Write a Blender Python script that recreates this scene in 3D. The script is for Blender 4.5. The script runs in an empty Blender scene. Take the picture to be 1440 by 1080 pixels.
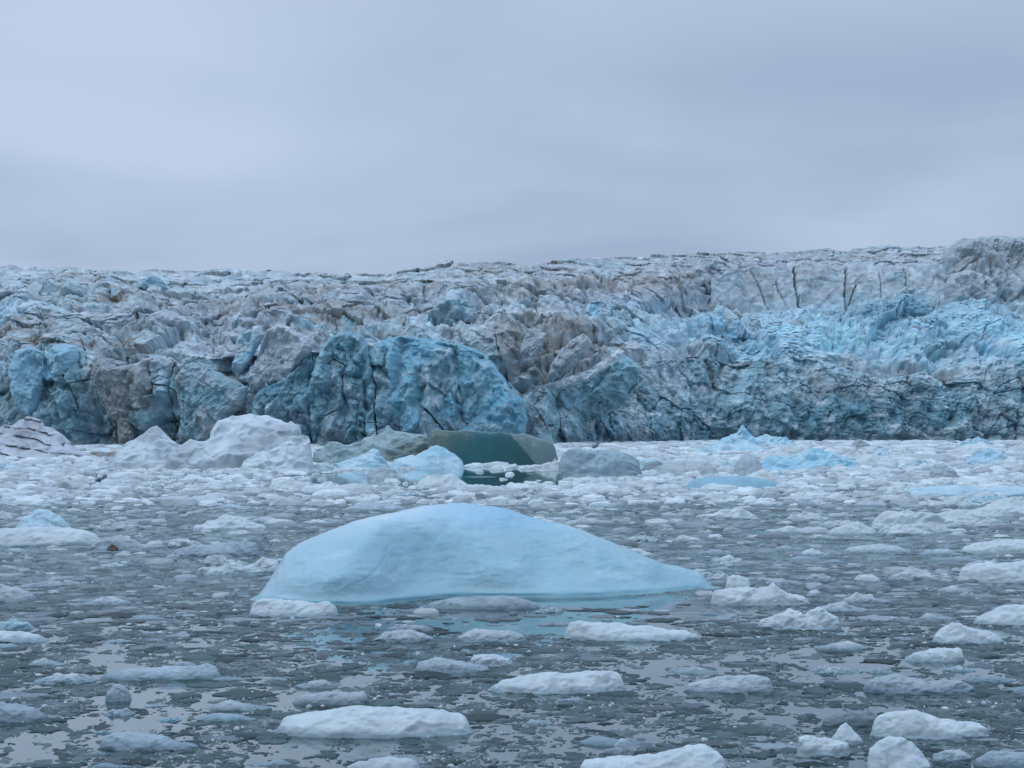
import bpy, math, random
import numpy as np

# ------------------------------------------------------------------ camera geometry
# reference frame 1440 x 1080; focal 2000 px; eye 3.5 m above the water; horizon row 598
F, EYE, HOR, CX = 2000.0, 3.5, 598.0, 720.0
def dist(row): return F * EYE / (row - HOR)              # distance of the water surface seen at a row
def X(px, d): return (px - CX) * d / F
def Z(row, d): return EYE - (row - HOR) * d / F

scene = bpy.context.scene
col = scene.collection

# ------------------------------------------------------------------ noise (numpy)
def _h(ix, iy, iz, s):
    h = (ix.astype(np.int64) * 374761393 + iy.astype(np.int64) * 668265263 + iz.astype(np.int64) * 2147483647 + s * 974634777) & 0xffffffff
    h = h.astype(np.uint32)
    h ^= h >> np.uint32(13); h *= np.uint32(1274126177)
    h ^= h >> np.uint32(16); h *= np.uint32(2246822519)
    h ^= h >> np.uint32(13)
    return h
def _f(h): return (h & np.uint32(0xffffff)).astype(np.float32) / np.float32(16777215.0)

def noise3(p, s=0):
    """smooth value-gradient noise, about -1..1"""
    i = np.floor(p).astype(np.int64); f = (p - i).astype(np.float32)
    u = f * f * f * (f * (f * 6 - 15) + 10)
    r = 0
    for a in (0, 1):
        wx = u[:, 0] if a else 1 - u[:, 0]
        for b in (0, 1):
            wy = u[:, 1] if b else 1 - u[:, 1]
            for c in (0, 1):
                wz = u[:, 2] if c else 1 - u[:, 2]
                h = _h(i[:, 0] + a, i[:, 1] + b, i[:, 2] + c, s)
                gx = (h & np.uint32(1023)).astype(np.float32) / 511.5 - 1
                gy = ((h >> np.uint32(10)) & np.uint32(1023)).astype(np.float32) / 511.5 - 1
                gz = ((h >> np.uint32(20)) & np.uint32(1023)).astype(np.float32) / 511.5 - 1
                r = r + wx * wy * wz * (gx * (f[:, 0] - a) + gy * (f[:, 1] - b) + gz * (f[:, 2] - c))
    return r * 1.5
def fbm(p, oct=4, s=0, gain=.5, ridge=False):
    r = 0; a = 1.0; t = 0
    for k in range(oct):
        n = noise3(p * (2.03 ** k) + 17.3 * k, s + k)
        r = r + a * ((1 - 2 * np.abs(n)) if ridge else n); t += a; a *= gain
    return r / t
def voro(p, s=0, jit=.8, full=None):
    """nearest cell of a jittered lattice: offset to its centre, F1, F2, four random numbers of the cell"""
    n = len(p); full = (n < 300000) if full is None else full
    b = np.floor(p if full else p - .5).astype(np.int64); R_ = (-1, 0, 1) if full else (0, 1)
    if full: jit = 1.0
    F1 = np.full(n, 9., np.float32); F2 = F1.copy()
    off = np.zeros((n, 3), np.float32); cid = np.zeros(n, np.uint32)
    for dx in R_:
        for dy in R_:
            for dz in R_:
                cx, cy, cz = b[:, 0] + dx, b[:, 1] + dy, b[:, 2] + dz
                h = _h(cx, cy, cz, s)
                jx = (h & np.uint32(1023)).astype(np.float32) / 1023 - .5
                jy = ((h >> np.uint32(10)) & np.uint32(1023)).astype(np.float32) / 1023 - .5
                jz = ((h >> np.uint32(20)) & np.uint32(1023)).astype(np.float32) / 1023 - .5
                v = np.stack([p[:, 0] - (cx + .5 + jx * jit), p[:, 1] - (cy + .5 + jy * jit), p[:, 2] - (cz + .5 + jz * jit)], 1).astype(np.float32)
                d = np.sqrt((v * v).sum(1))
                m = d < F1
                F2 = np.where(m, F1, np.minimum(F2, d))
                off[m] = v[m]; cid[m] = h[m]
                F1 = np.where(m, d, F1)
    z = np.zeros(n, np.int64)
    rs = [_f(_h(cid.astype(np.int64), z + k, z, 77)) for k in range(4)]
    return off, F1, F2, rs
_TILES = {}
def _tile(seed, n=48, k=18):
    # a periodic sheet of flat triangles between randomly raised points
    if seed in _TILES: return _TILES[seed]
    r = np.random.RandomState(900 + seed); N_ = n * k
    jx = r.uniform(-.42, .42, (n, n)); jy = r.uniform(-.42, .42, (n, n)); hv = r.uniform(-1, 1, (n, n)); flip = r.rand(n, n) < .5
    img = np.zeros((N_, N_), np.float32)
    def pt(i, j): return ((i + jx[i % n, j % n]) * k, (j + jy[i % n, j % n]) * k, hv[i % n, j % n])
    for i in range(n):
        for j in range(n):
            a, b, c, d = pt(i, j), pt(i + 1, j), pt(i + 1, j + 1), pt(i, j + 1)
            for t in (((a, b, c), (a, c, d)) if flip[i, j] else ((a, b, d), (b, c, d))):
                (x0, y0, h0), (x1, y1, h1), (x2, y2, h2) = t
                xa, xb = int(math.floor(min(x0, x1, x2))), int(math.ceil(max(x0, x1, x2))) + 1
                ya, yb = int(math.floor(min(y0, y1, y2))), int(math.ceil(max(y0, y1, y2))) + 1
                xx, yy = np.meshgrid(np.arange(xa, xb), np.arange(ya, yb), indexing='ij')
                det = (y1 - y2) * (x0 - x2) + (x2 - x1) * (y0 - y2)
                if abs(det) < 1e-6: continue
                l0 = ((y1 - y2) * (xx - x2) + (x2 - x1) * (yy - y2)) / det; l1 = ((y2 - y0) * (xx - x2) + (x0 - x2) * (yy - y2)) / det; l2 = 1 - l0 - l1
                m = (l0 > -.02) & (l1 > -.02) & (l2 > -.02)
                img[xx[m] % N_, yy[m] % N_] = (l0 * h0 + l1 * h1 + l2 * h2)[m]
    _TILES[seed] = (img, N_, k); return _TILES[seed]
def facet2(u, v, seed=0):
    '''flat fracture facets, about -1..1, one facet per unit'''
    img, N_, k = _tile(seed % 3); a = u * k + seed * 131.7; b = v * k + seed * 57.3
    i = np.floor(a).astype(np.int64); j = np.floor(b).astype(np.int64); fa = a - i; fb = b - j
    i0, i1, j0, j1 = i % N_, (i + 1) % N_, j % N_, (j + 1) % N_
    return (img[i0, j0] * (1 - fa) * (1 - fb) + img[i1, j0] * fa * (1 - fb) + img[i0, j1] * (1 - fa) * fb + img[i1, j1] * fa * fb)
def sstep(a, b, x):
    t = np.clip((x - a) / (b - a), 0, 1); return t * t * (3 - 2 * t)

# ------------------------------------------------------------------ mesh helpers
def mesh_np(name, co, faces, colr=None, mat=None, smooth=True):
    me = bpy.data.meshes.new(name)
    co = np.asarray(co, np.float32); faces = np.asarray(faces, np.int32)
    k = faces.shape[1]
    me.vertices.add(len(co)); me.vertices.foreach_set('co', co.ravel())
    me.loops.add(faces.size); me.loops.foreach_set('vertex_index', faces.ravel())
    me.polygons.add(len(faces)); me.polygons.foreach_set('loop_start', np.arange(0, faces.size, k, dtype=np.int32))
    me.polygons.foreach_set('use_smooth', np.full(len(faces), smooth))
    me.update(calc_edges=True)
    if colr is not None:
        a = me.color_attributes.new('Tint', 'FLOAT_COLOR', 'POINT')
        c = np.ones((len(co), 4), np.float32); c[:, :3] = colr
        a.data.foreach_set('color', c.ravel())
    if mat: me.materials.append(mat)
    return me
def grid_faces(nu, nv, wrap=False):
    """vertex index = v*nu + u"""
    u = np.arange(nu if wrap else nu - 1); v = np.arange(nv - 1)
    U, V = np.meshgrid(u, v); U2 = (U + 1) % nu
    return np.stack([V * nu + U, V * nu + U2, (V + 1) * nu + U2, (V + 1) * nu + U], -1).reshape(-1, 4)
def link(name, me, parent=None, **kw):
    o = bpy.data.objects.new(name, me); col.objects.link(o)
    if parent: o.parent = parent
    for k, v in kw.items():
        if v: o[k] = v
    return o
def recentre(co):
    """origin at the thing's base, so that it stands where it floats"""
    c = np.array([co[:, 0].mean(), co[:, 1].mean(), 0.0]); return co - c, c

# ------------------------------------------------------------------ materials
def newmat(name):
    m = bpy.data.materials.new(name); m.use_nodes = True
    nt = m.node_tree; nt.nodes.clear()
    out = nt.nodes.new('ShaderNodeOutputMaterial')
    return m, nt, out
def N(nt, t, **kw):
    n = nt.nodes.new(t)
    for k, v in kw.items():
        if hasattr(n, k): setattr(n, k, v)
        else: n.inputs[k].default_value = v
    return n
def ice_mat(name, rough=.45, bump=.5, scale=1.0, bdist=.05, sss=0.0, ssr=.3, var=.12, wet=False, spec=.5, coat=0.0):
    m, nt, out = newmat(name); L = nt.links.new
    bs = N(nt, 'ShaderNodeBsdfPrincipled'); bs.inputs['Roughness'].default_value = rough
    bs.inputs['IOR'].default_value = 1.31; bs.inputs['Specular IOR Level'].default_value = spec
    bs.inputs['Coat Weight'].default_value = coat
    at = N(nt, 'ShaderNodeAttribute', attribute_name='Tint')
    tc = N(nt, 'ShaderNodeTexCoord')
    geo = N(nt, 'ShaderNodeNewGeometry')
    n1 = N(nt, 'ShaderNodeTexNoise', Scale=scale, Detail=8.0, Roughness=.62)
    n2 = N(nt, 'ShaderNodeTexNoise', Scale=scale * 7, Detail=6.0, Roughness=.7)
    L(geo.outputs['Position'], n1.inputs['Vector']); L(geo.outputs['Position'], n2.inputs['Vector'])
    mr = N(nt, 'ShaderNodeMapRange'); mr.inputs[1].default_value = .3; mr.inputs[2].default_value = .7
    mr.inputs[3].default_value = 1 - var; mr.inputs[4].default_value = 1 + var
    L(n2.outputs[0], mr.inputs[0])
    mx = N(nt, 'ShaderNodeVectorMath', operation='SCALE'); L(at.outputs['Color'], mx.inputs[0]); L(mr.outputs[0], mx.inputs['Scale'])
    csock = mx.outputs[0]
    if wet:   # soaked grey rim just above the water
        sp = N(nt, 'ShaderNodeSeparateXYZ'); L(geo.outputs['Position'], sp.inputs[0])
        ad = N(nt, 'ShaderNodeMath', operation='MULTIPLY_ADD'); L(n1.outputs[0], ad.inputs[0]); ad.inputs[1].default_value = -.05; L(sp.outputs[2], ad.inputs[2])
        wr = N(nt, 'ShaderNodeMapRange'); wr.inputs[1].default_value = -.02; wr.inputs[2].default_value = .085
        L(ad.outputs[0], wr.inputs[0])
        mc = N(nt, 'ShaderNodeMix', data_type='RGBA'); L(wr.outputs[0], mc.inputs[0])
        dk = N(nt, 'ShaderNodeVectorMath', operation='MULTIPLY'); L(csock, dk.inputs[0]); dk.inputs[1].default_value = (.45, .56, .60)
        L(dk.outputs[0], mc.inputs[6]); L(csock, mc.inputs[7]); csock = mc.outputs[2]
        rr = N(nt, 'ShaderNodeMapRange'); rr.inputs[3].default_value = .15; rr.inputs[4].default_value = rough
        L(wr.outputs[0], rr.inputs[0]); L(rr.outputs[0], bs.inputs['Roughness'])
    L(csock, bs.inputs['Base Color'])
    if sss:
        bs.subsurface_method = 'RANDOM_WALK'
        bs.inputs['Subsurface Weight'].default_value = sss
        bs.inputs['Subsurface Radius'].default_value = (.25, .7, 1.0)
        bs.inputs['Subsurface Scale'].default_value = ssr
    bp = N(nt, 'ShaderNodeBump', Strength=bump, Distance=bdist); L(n1.outputs[0], bp.inputs['Height'])
    bp2 = N(nt, 'ShaderNodeBump', Strength=bump * .7, Distance=bdist * .25); L(n2.outputs[0], bp2.inputs['Height'])
    L(bp.outputs[0], bp2.inputs['Normal']); L(bp2.outputs[0], bs.inputs['Normal'])
    L(bs.outputs[0], out.inputs[0])
    return m

M_glacier = ice_mat('glacier_ice', rough=.5, bump=.62, scale=1.7, bdist=.6, var=.2)
M_far = ice_mat('far_berg_ice', rough=.35, bump=.35, scale=2.2, bdist=.18, var=.06, sss=.0)
M_clear = ice_mat('clear_green_ice', rough=.16, bump=.3, scale=.8, bdist=.2, var=.12, spec=.6, sss=.25, ssr=1.2)
M_floe = ice_mat('floe_ice', rough=.38, bump=.45, scale=7, bdist=.05, sss=.35, ssr=.10, var=.05, wet=True)
M_berg = ice_mat('berg_ice', rough=.24, bump=.16, scale=2.2, bdist=.10, sss=.5, ssr=.35, var=.02)
M_brash = ice_mat('brash_ice', rough=.4, bump=.5, scale=6, bdist=.06, var=.1)
M_slush = ice_mat('slush_ice', rough=.42, bump=.8, scale=14, bdist=.035, var=.3, spec=.22)

def water_mat():
    m, nt, out = newmat('sea_water'); L = nt.links.new
    geo = N(nt, 'ShaderNodeNewGeometry')
    mp = N(nt, 'ShaderNodeMapping'); mp.inputs['Scale'].default_value = (1, 1, 1); L(geo.outputs['Position'], mp.inputs[0])
    n1 = N(nt, 'ShaderNodeTexNoise', Scale=1.3, Detail=5.0, Roughness=.55); L(mp.outputs[0], n1.inputs['Vector'])
    bp = N(nt, 'ShaderNodeBump', Strength=.35, Distance=.012); L(n1.outputs[0], bp.inputs['Height'])
    gl = N(nt, 'ShaderNodeBsdfGlossy', Roughness=.035); gl.inputs['Color'].default_value = (.92, .99, .99, 1)
    tr = N(nt, 'ShaderNodeBsdfTransparent'); tr.inputs['Color'].default_value = (.48, .66, .70, 1)
    fr = N(nt, 'ShaderNodeFresnel', IOR=1.95)
    L(bp.outputs[0], gl.inputs['Normal']); L(bp.outputs[0], fr.inputs['Normal'])
    pw = N(nt, 'ShaderNodeMath', operation='POWER'); L(fr.outputs[0], pw.inputs[0]); pw.inputs[1].default_value = .62
    mx = N(nt, 'ShaderNodeMixShader'); L(pw.outputs[0], mx.inputs[0]); L(tr.outputs[0], mx.inputs[1]); L(gl.outputs[0], mx.inputs[2])
    L(mx.outputs[0], out.inputs[0]); return m
M_water = water_mat()
def deep_mat():
    m, nt, out = newmat('deep_water'); L = nt.links.new
    bs = N(nt, 'ShaderNodeBsdfDiffuse'); bs.inputs['Color'].default_value = (.40, .46, .50, 1)
    L(bs.outputs[0], out.inputs[0]); return m
M_deep = deep_mat()

# ------------------------------------------------------------------ world + sun
def make_world():
    w = bpy.data.worlds.new('World'); scene.world = w; w.use_nodes = True
    nt = w.node_tree; nt.nodes.clear(); L = nt.links.new
    out = nt.nodes.new('ShaderNodeOutputWorld')
    bg = N(nt, 'ShaderNodeBackground'); bg.inputs['Strength'].default_value = .1
    sky = N(nt, 'ShaderNodeTexSky', sky_type='NISHITA'); sky.sun_disc = False
    sky.sun_elevation = math.radians(SUN_EL); sky.sun_rotation = math.radians(SUN_ROT)
    tc = N(nt, 'ShaderNodeTexCoord'); sp = N(nt, 'ShaderNodeSeparateXYZ'); L(tc.outputs['Generated'], sp.inputs[0])
    # cloud deck: project the direction on a plane overhead
    zz = N(nt, 'ShaderNodeMath', operation='ADD'); L(sp.outputs[2], zz.inputs[0]); zz.inputs[1].default_value = .16
    dx = N(nt, 'ShaderNodeMath', operation='DIVIDE'); L(sp.outputs[0], dx.inputs[0]); L(zz.outputs[0], dx.inputs[1])
    dy = N(nt, 'ShaderNodeMath', operation='DIVIDE'); L(sp.outputs[1], dy.inputs[0]); L(zz.outputs[0], dy.inputs[1])
    cb = N(nt, 'ShaderNodeCombineXYZ'); L(dx.outputs[0], cb.inputs[0]); L(dy.outputs[0], cb.inputs[1]); cb.inputs[2].default_value = 29.2
    n = N(nt, 'ShaderNodeTexNoise', Scale=.8, Detail=4.0, Roughness=.42, Distortion=.35); L(cb.outputs[0], n.inputs['Vector'])
    n.inputs['Distortion'].default_value = .3
    cr = N(nt, 'ShaderNodeValToRGB'); L(n.outputs[0], cr.inputs[0])
    cr.color_ramp.elements[0].position = .36; cr.color_ramp.elements[0].color = (.35, .45, .62, 1)
    cr.color_ramp.elements[1].position = .66; cr.color_ramp.elements[1].color = (.52, .625, .81, 1)
    # overcast dome brightens towards the zenith
    mr = N(nt, 'ShaderNodeMapRange'); L(sp.outputs[2], mr.inputs[0])
    mr.inputs[1].default_value = .30; mr.inputs[2].default_value = 1.0; mr.inputs[3].default_value = 10.0; mr.inputs[4].default_value = 19.0
    sc = N(nt, 'ShaderNodeVectorMath', operation='SCALE'); L(cr.outputs[0], sc.inputs[0]); L(mr.outputs[0], sc.inputs['Scale'])
    mx = N(nt, 'ShaderNodeMix', data_type='RGBA'); mx.inputs[0].default_value = .985
    L(sky.outputs[0], mx.inputs[6]); L(sc.outputs[0], mx.inputs[7]); L(mx.outputs[2], bg.inputs['Color'])
    L(bg.outputs[0], out.inputs[0])
SUN_EL, SUN_ROT = 48.0, 215.0
make_world()
ld = bpy.data.lights.new('sun', 'SUN'); ld.energy = .6; ld.angle = math.radians(25); ld.color = (1, .985, .96)
lo = bpy.data.objects.new('sun', ld); col.objects.link(lo)
# sky rotation is measured clockwise from +Y: the sun stands behind the camera, a little to the left
lo.rotation_euler = (math.radians(90 - SUN_EL), 0, math.radians(180 - SUN_ROT) + math.pi * 0)
scene.view_settings.view_transform = 'Standard'; scene.view_settings.look = 'None'
scene.view_settings.exposure = 0.0; scene.view_settings.gamma = 1.0

cd = bpy.data.cameras.new('camera'); cam = bpy.data.objects.new('camera', cd); col.objects.link(cam)
cam.location = (0, 0, EYE); cam.rotation_euler = (math.pi / 2, 0, 0)
cd.sensor_width = 36.0; cd.lens = F / 1440 * 36.0; cd.shift_y = (HOR - 540) / 1440
cd.clip_start = .1; cd.clip_end = 20000
scene.camera = cam

# ------------------------------------------------------------------ water
def sheet(name, z, m, label):
    xs = np.array([-6000, -400, 0, 400, 6000.]); ys = np.array([-3000, 0, 60, 400, 9000.])
    U, V = np.meshgrid(xs, ys); co = np.stack([U.ravel(), V.ravel(), np.full(U.size, z)], 1)
    return link(name, mesh_np(name, co, grid_faces(5, 5), mat=m), kind='structure', label=label)
sheet('water', 0.0, M_water, 'calm grey green sea water between the drifting ice')
sheet('water_body_sheet', -4.0, M_deep, 'added pale sheet beneath the sea water, standing in for its milky upwelling light')  # added sheet; its pale colour stands for light welling up through milky water

# ------------------------------------------------------------------ glacier
WHITE = np.array([.555, .655, .70]); GREY = np.array([.37, .44, .475]); BLUE = np.array([.25, .435, .505])
DEEP = np.array([.105, .25, .32]); BROWN = np.array([.265, .225, .185]); LBLUE = np.array([.40, .71, .86]); LILAC = np.array([.43, .475, .54])

def curve(pts, x):
    p = np.array(pts, float); return np.interp(x, p[:, 0], p[:, 1])
CREST = [
 # front cliff
 [(-400,500),(-60,510),(0,508),(30,498),(60,492),(100,486),(125,500),(160,508),(200,500),(240,503),(255,514),(285,505),(330,500),(375,500),(437,496),(500,490),(560,492),(640,492),(690,505),(712,535),(735,556),(760,548),(820,540),(860,516),(895,512),(930,506),(960,508),(1000,505),(1030,515),(1060,510),(1100,498),(1150,508),(1190,518),(1240,532),(1300,524),(1328,540),(1360,527),(1400,506),(1440,494),(1600,490),(1900,480)],
 [(-400,468),(0,470),(60,466),(120,462),(170,470),(200,458),(262,468),(300,478),(340,466),(400,468),(450,470),(520,468),(560,460),(600,466),(640,456),(700,452),(760,458),(800,450),(850,458),(880,470),(905,455),(950,462),(1000,447),(1040,450),(1100,450),(1130,448),(1160,452),(1190,436),(1210,428),(1260,424),(1275,414),(1300,427),(1340,436),(1390,433),(1440,428),(1900,425)],
 [(-400,432),(0,436),(60,430),(150,438),(200,424),(270,432),(330,428),(420,430),(500,438),(560,444),(600,440),(640,421),(665,423),(700,432),(760,430),(830,424),(860,428),(900,440),(960,445),(1050,446),(1180,440),(1300,425),(1440,420),(1900,415)],
 [(-400,404),(0,406),(100,402),(200,406),(300,412),(400,402),(480,406),(530,404),(600,406),(640,400),(700,404),(760,398),(830,396),(900,402),(960,396),(1000,390),(1030,381),(1060,376),(1120,374),(1250,372),(1320,373),(1350,364),(1440,360),(1900,352)],
 [(-400,388),(0,389),(150,392),(210,396),(320,394),(420,396),(540,393),(600,390),(660,386),(760,384),(860,376),(960,370),(1050,363),(1150,361),(1250,359),(1320,358),(1360,348),(1440,346),(1900,340)],
 [(-400,378),(0,376),(45,375),(90,377),(150,380),(190,384),(215,378),(240,380),(300,381),(320,380),(400,384),(480,385),(540,384),(575,378),(600,377),(630,369),(665,369),(700,367),(740,374),(765,370),(800,365),(860,362),(910,360),(960,357),(1020,356),(1050,353),(1100,356),(1150,350),(1200,352),(1240,349),(1290,348),(1310,347),(1330,344),(1350,336),(1400,334),(1440,334),(1900,330)],
]
FOOT0 = [(-400, 628), (0, 628), (600, 628), (760, 626), (850, 623.2), (1000, 621), (1440, 620), (1900, 620)]
JAG = [1.6, 4.5, 4.0, 2.2, 1.6, 1.1]            # px of raggedness of each crest
SET = [[(-400, 7), (700, 9), (900, 14), (1900, 14)],
       [(-400, 16), (900, 16), (1050, 60), (1900, 60)],
       [(-400, 18), (1900, 18)], [(-400, 22), (900, 26), (1000, 10), (1300, 10), (1900, 20)], [(-400, 30), (1900, 30)], [(-400, 40), (1900, 40)]]
GAP = [16, 22, 26, 30, 40, 300]                     # metres of ice behind each crest
ROWS = [(250, 34), (130, 30), (90, 30), (90, 26), (60, 24), (60, 30)]

# cracks traced across the ice (px polylines), width px, depth m
CRACKS = [
 ([(245,512),(243,535),(240,560),(241,590),(247,618)], 2.0, 5), ([(118,485),(128,508)], 1.4, 2), ([(100,532),(108,550),(113,575)], 2.2, 3),
 ([(87,505),(90,525)], 1.3, 2), ([(184,505),(181,530),(190,555),(189,580)], 1.7, 3), ([(300,475),(302,500)], 1.5, 2),
 ([(1116,377),(1120,405),(1122,440)], 2.4, 6), ([(1190,378),(1188,410),(1190,438)], 2.0, 4), ([(1056,378),(1075,420),(1080,440)], 1.2, 3),
 ([(1090,395),(1105,430)], 1.1, 2), ([(940,385),(965,420)], 1.2, 2), ([(1235,385),(1240,420)], 1.3, 2), ([(1270,378),(1275,415)], 1.4, 2.4),
 ([(1010,392),(1040,382),(1060,378)], 1.4, 2), ([(1340,395),(1360,375),(1380,365),(1390,350)], 2.0, 4), ([(1415,350),(1425,375),(1440,400)], 1.6, 3),
 ([(1180,450),(1195,425),(1205,400)], 1.4, 2), ([(1433,575),(1434,618)], 2.0, 4), ([(620,430),(650,450)], 1.3, 2),
 ([(833,385),(845,398)], 2.2, 3), ([(750,430),(765,455)], 1.4, 2), ([(695,480),(705,515)], 1.5, 2), ([(650,500),(665,530),(680,548)], 1.5, 2),
 ([(560,545),(590,570),(610,590),(622,605)], 2.2, 2), ([(525,520),(528,580),(530,620)], 1.8, 3), ([(640,565),(650,590),(665,608)], 2.2, 3),
 ([(30,448),(80,455),(120,452)], 1.8, 2), ([(360,395),(385,410)], 1.5, 2), ([(1290,500),(1310,488),(1345,500)], 1.6, 2),
]
# blotches of colour in the ice: cx, cy, rx, ry, colour, strength
BLOT = [
 (168,545,42,48,BROWN,.5),(185,600,22,30,BROWN,.45),(20,560,30,40,BROWN,.35),(30,475,60,16,BROWN,.6),(210,560,12,14,BROWN,.6),(300,500,50,16,LILAC,.4),
 (335,560,50,30,GREY,.7),(560,560,30,30,BROWN,.25),(600,585,28,18,BROWN,.35),(720,590,18,34,BROWN,.5),(760,500,85,46,BROWN,.8),(800,470,70,16,BROWN,.5),
 (560,425,110,14,LILAC,.7),(560,445,90,10,BROWN,.45),(690,440,90,22,WHITE,.5),(900,425,110,26,LILAC,.75),(700,410,120,14,BROWN,.35),(850,400,120,12,BROWN,.5),(700,378,90,6,BROWN,.5),(1080,360,160,5,BROWN,.55),(930,395,70,22,BROWN,.4),(500,405,120,7,BROWN,.5),(400,440,110,9,BROWN,.4),(1000,378,120,8,LILAC,.6),(480,440,70,12,BROWN,.45),
 (1130,410,170,30,GREY,.8),(1140,372,200,10,LILAC,.7),(1290,430,60,18,WHITE,.6),(1380,385,70,40,GREY,.7),(1375,365,30,18,BROWN,.6),(1340,420,40,10,BROWN,.4),(1000,440,40,10,BROWN,.5),
 (150,455,150,20,GREY,.6),(330,445,120,16,LILAC,.7),(200,450,60,14,GREY,.5),(300,430,150,10,BROWN,.3),
 (80,560,60,60,BLUE,.8),(110,610,90,35,DEEP,.7),(170,600,30,20,DEEP,.6),(250,605,60,35,DEEP,.75),(270,550,50,30,BLUE,.8),(410,580,60,60,DEEP,.55),(490,560,60,90,DEEP,.75),(560,600,80,40,DEEP,.7),
 (640,540,90,50,BLUE,.9),(650,520,60,18,DEEP,.45),(740,590,60,30,BLUE,.6),(850,560,60,40,DEEP,.45),(840,620,40,12,DEEP,.6),(980,555,40,25,DEEP,.45),
 (1040,500,60,18,DEEP,.5),(1070,508,40,8,BROWN,.4),(1100,570,140,40,BLUE,.6),(1230,575,110,32,DEEP,.55),(1120,600,150,22,DEEP,.5),(980,610,60,14,DEEP,.5),(1420,560,30,20,DEEP,.5),
 (1240,585,150,30,DEEP,.75),(1060,590,120,26,DEEP,.6),(1400,590,60,26,DEEP,.6),(930,590,60,30,DEEP,.55),(760,600,40,24,BLUE*1.2,.5),(1180,545,90,14,WHITE*.9,.4),
 (1290,470,220,46,LBLUE,.95),(1100,490,80,22,LBLUE,.6),(640,425,30,8,LBLUE,.3),(300,400,200,8,BLUE,.25),(1400,470,90,40,LBLUE,.7),(1330,490,45,22,BLUE,.8),(1250,445,60,22,BLUE,.6),(1100,470,120,22,LBLUE,.5),(940,465,90,26,LBLUE,.6),(1360,445,90,14,BLUE,.6),
 (80,440,120,12,LBLUE,.15),(10,445,30,14,LBLUE,.5),(430,462,26,8,LBLUE,.9),(218,394,16,8,LBLUE,.9),(560,480,60,20,LBLUE,.35),(860,440,50,16,LBLUE,.4),(580,430,40,14,BLUE,.4),(520,432,50,8,BLUE,.3),
]

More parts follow.
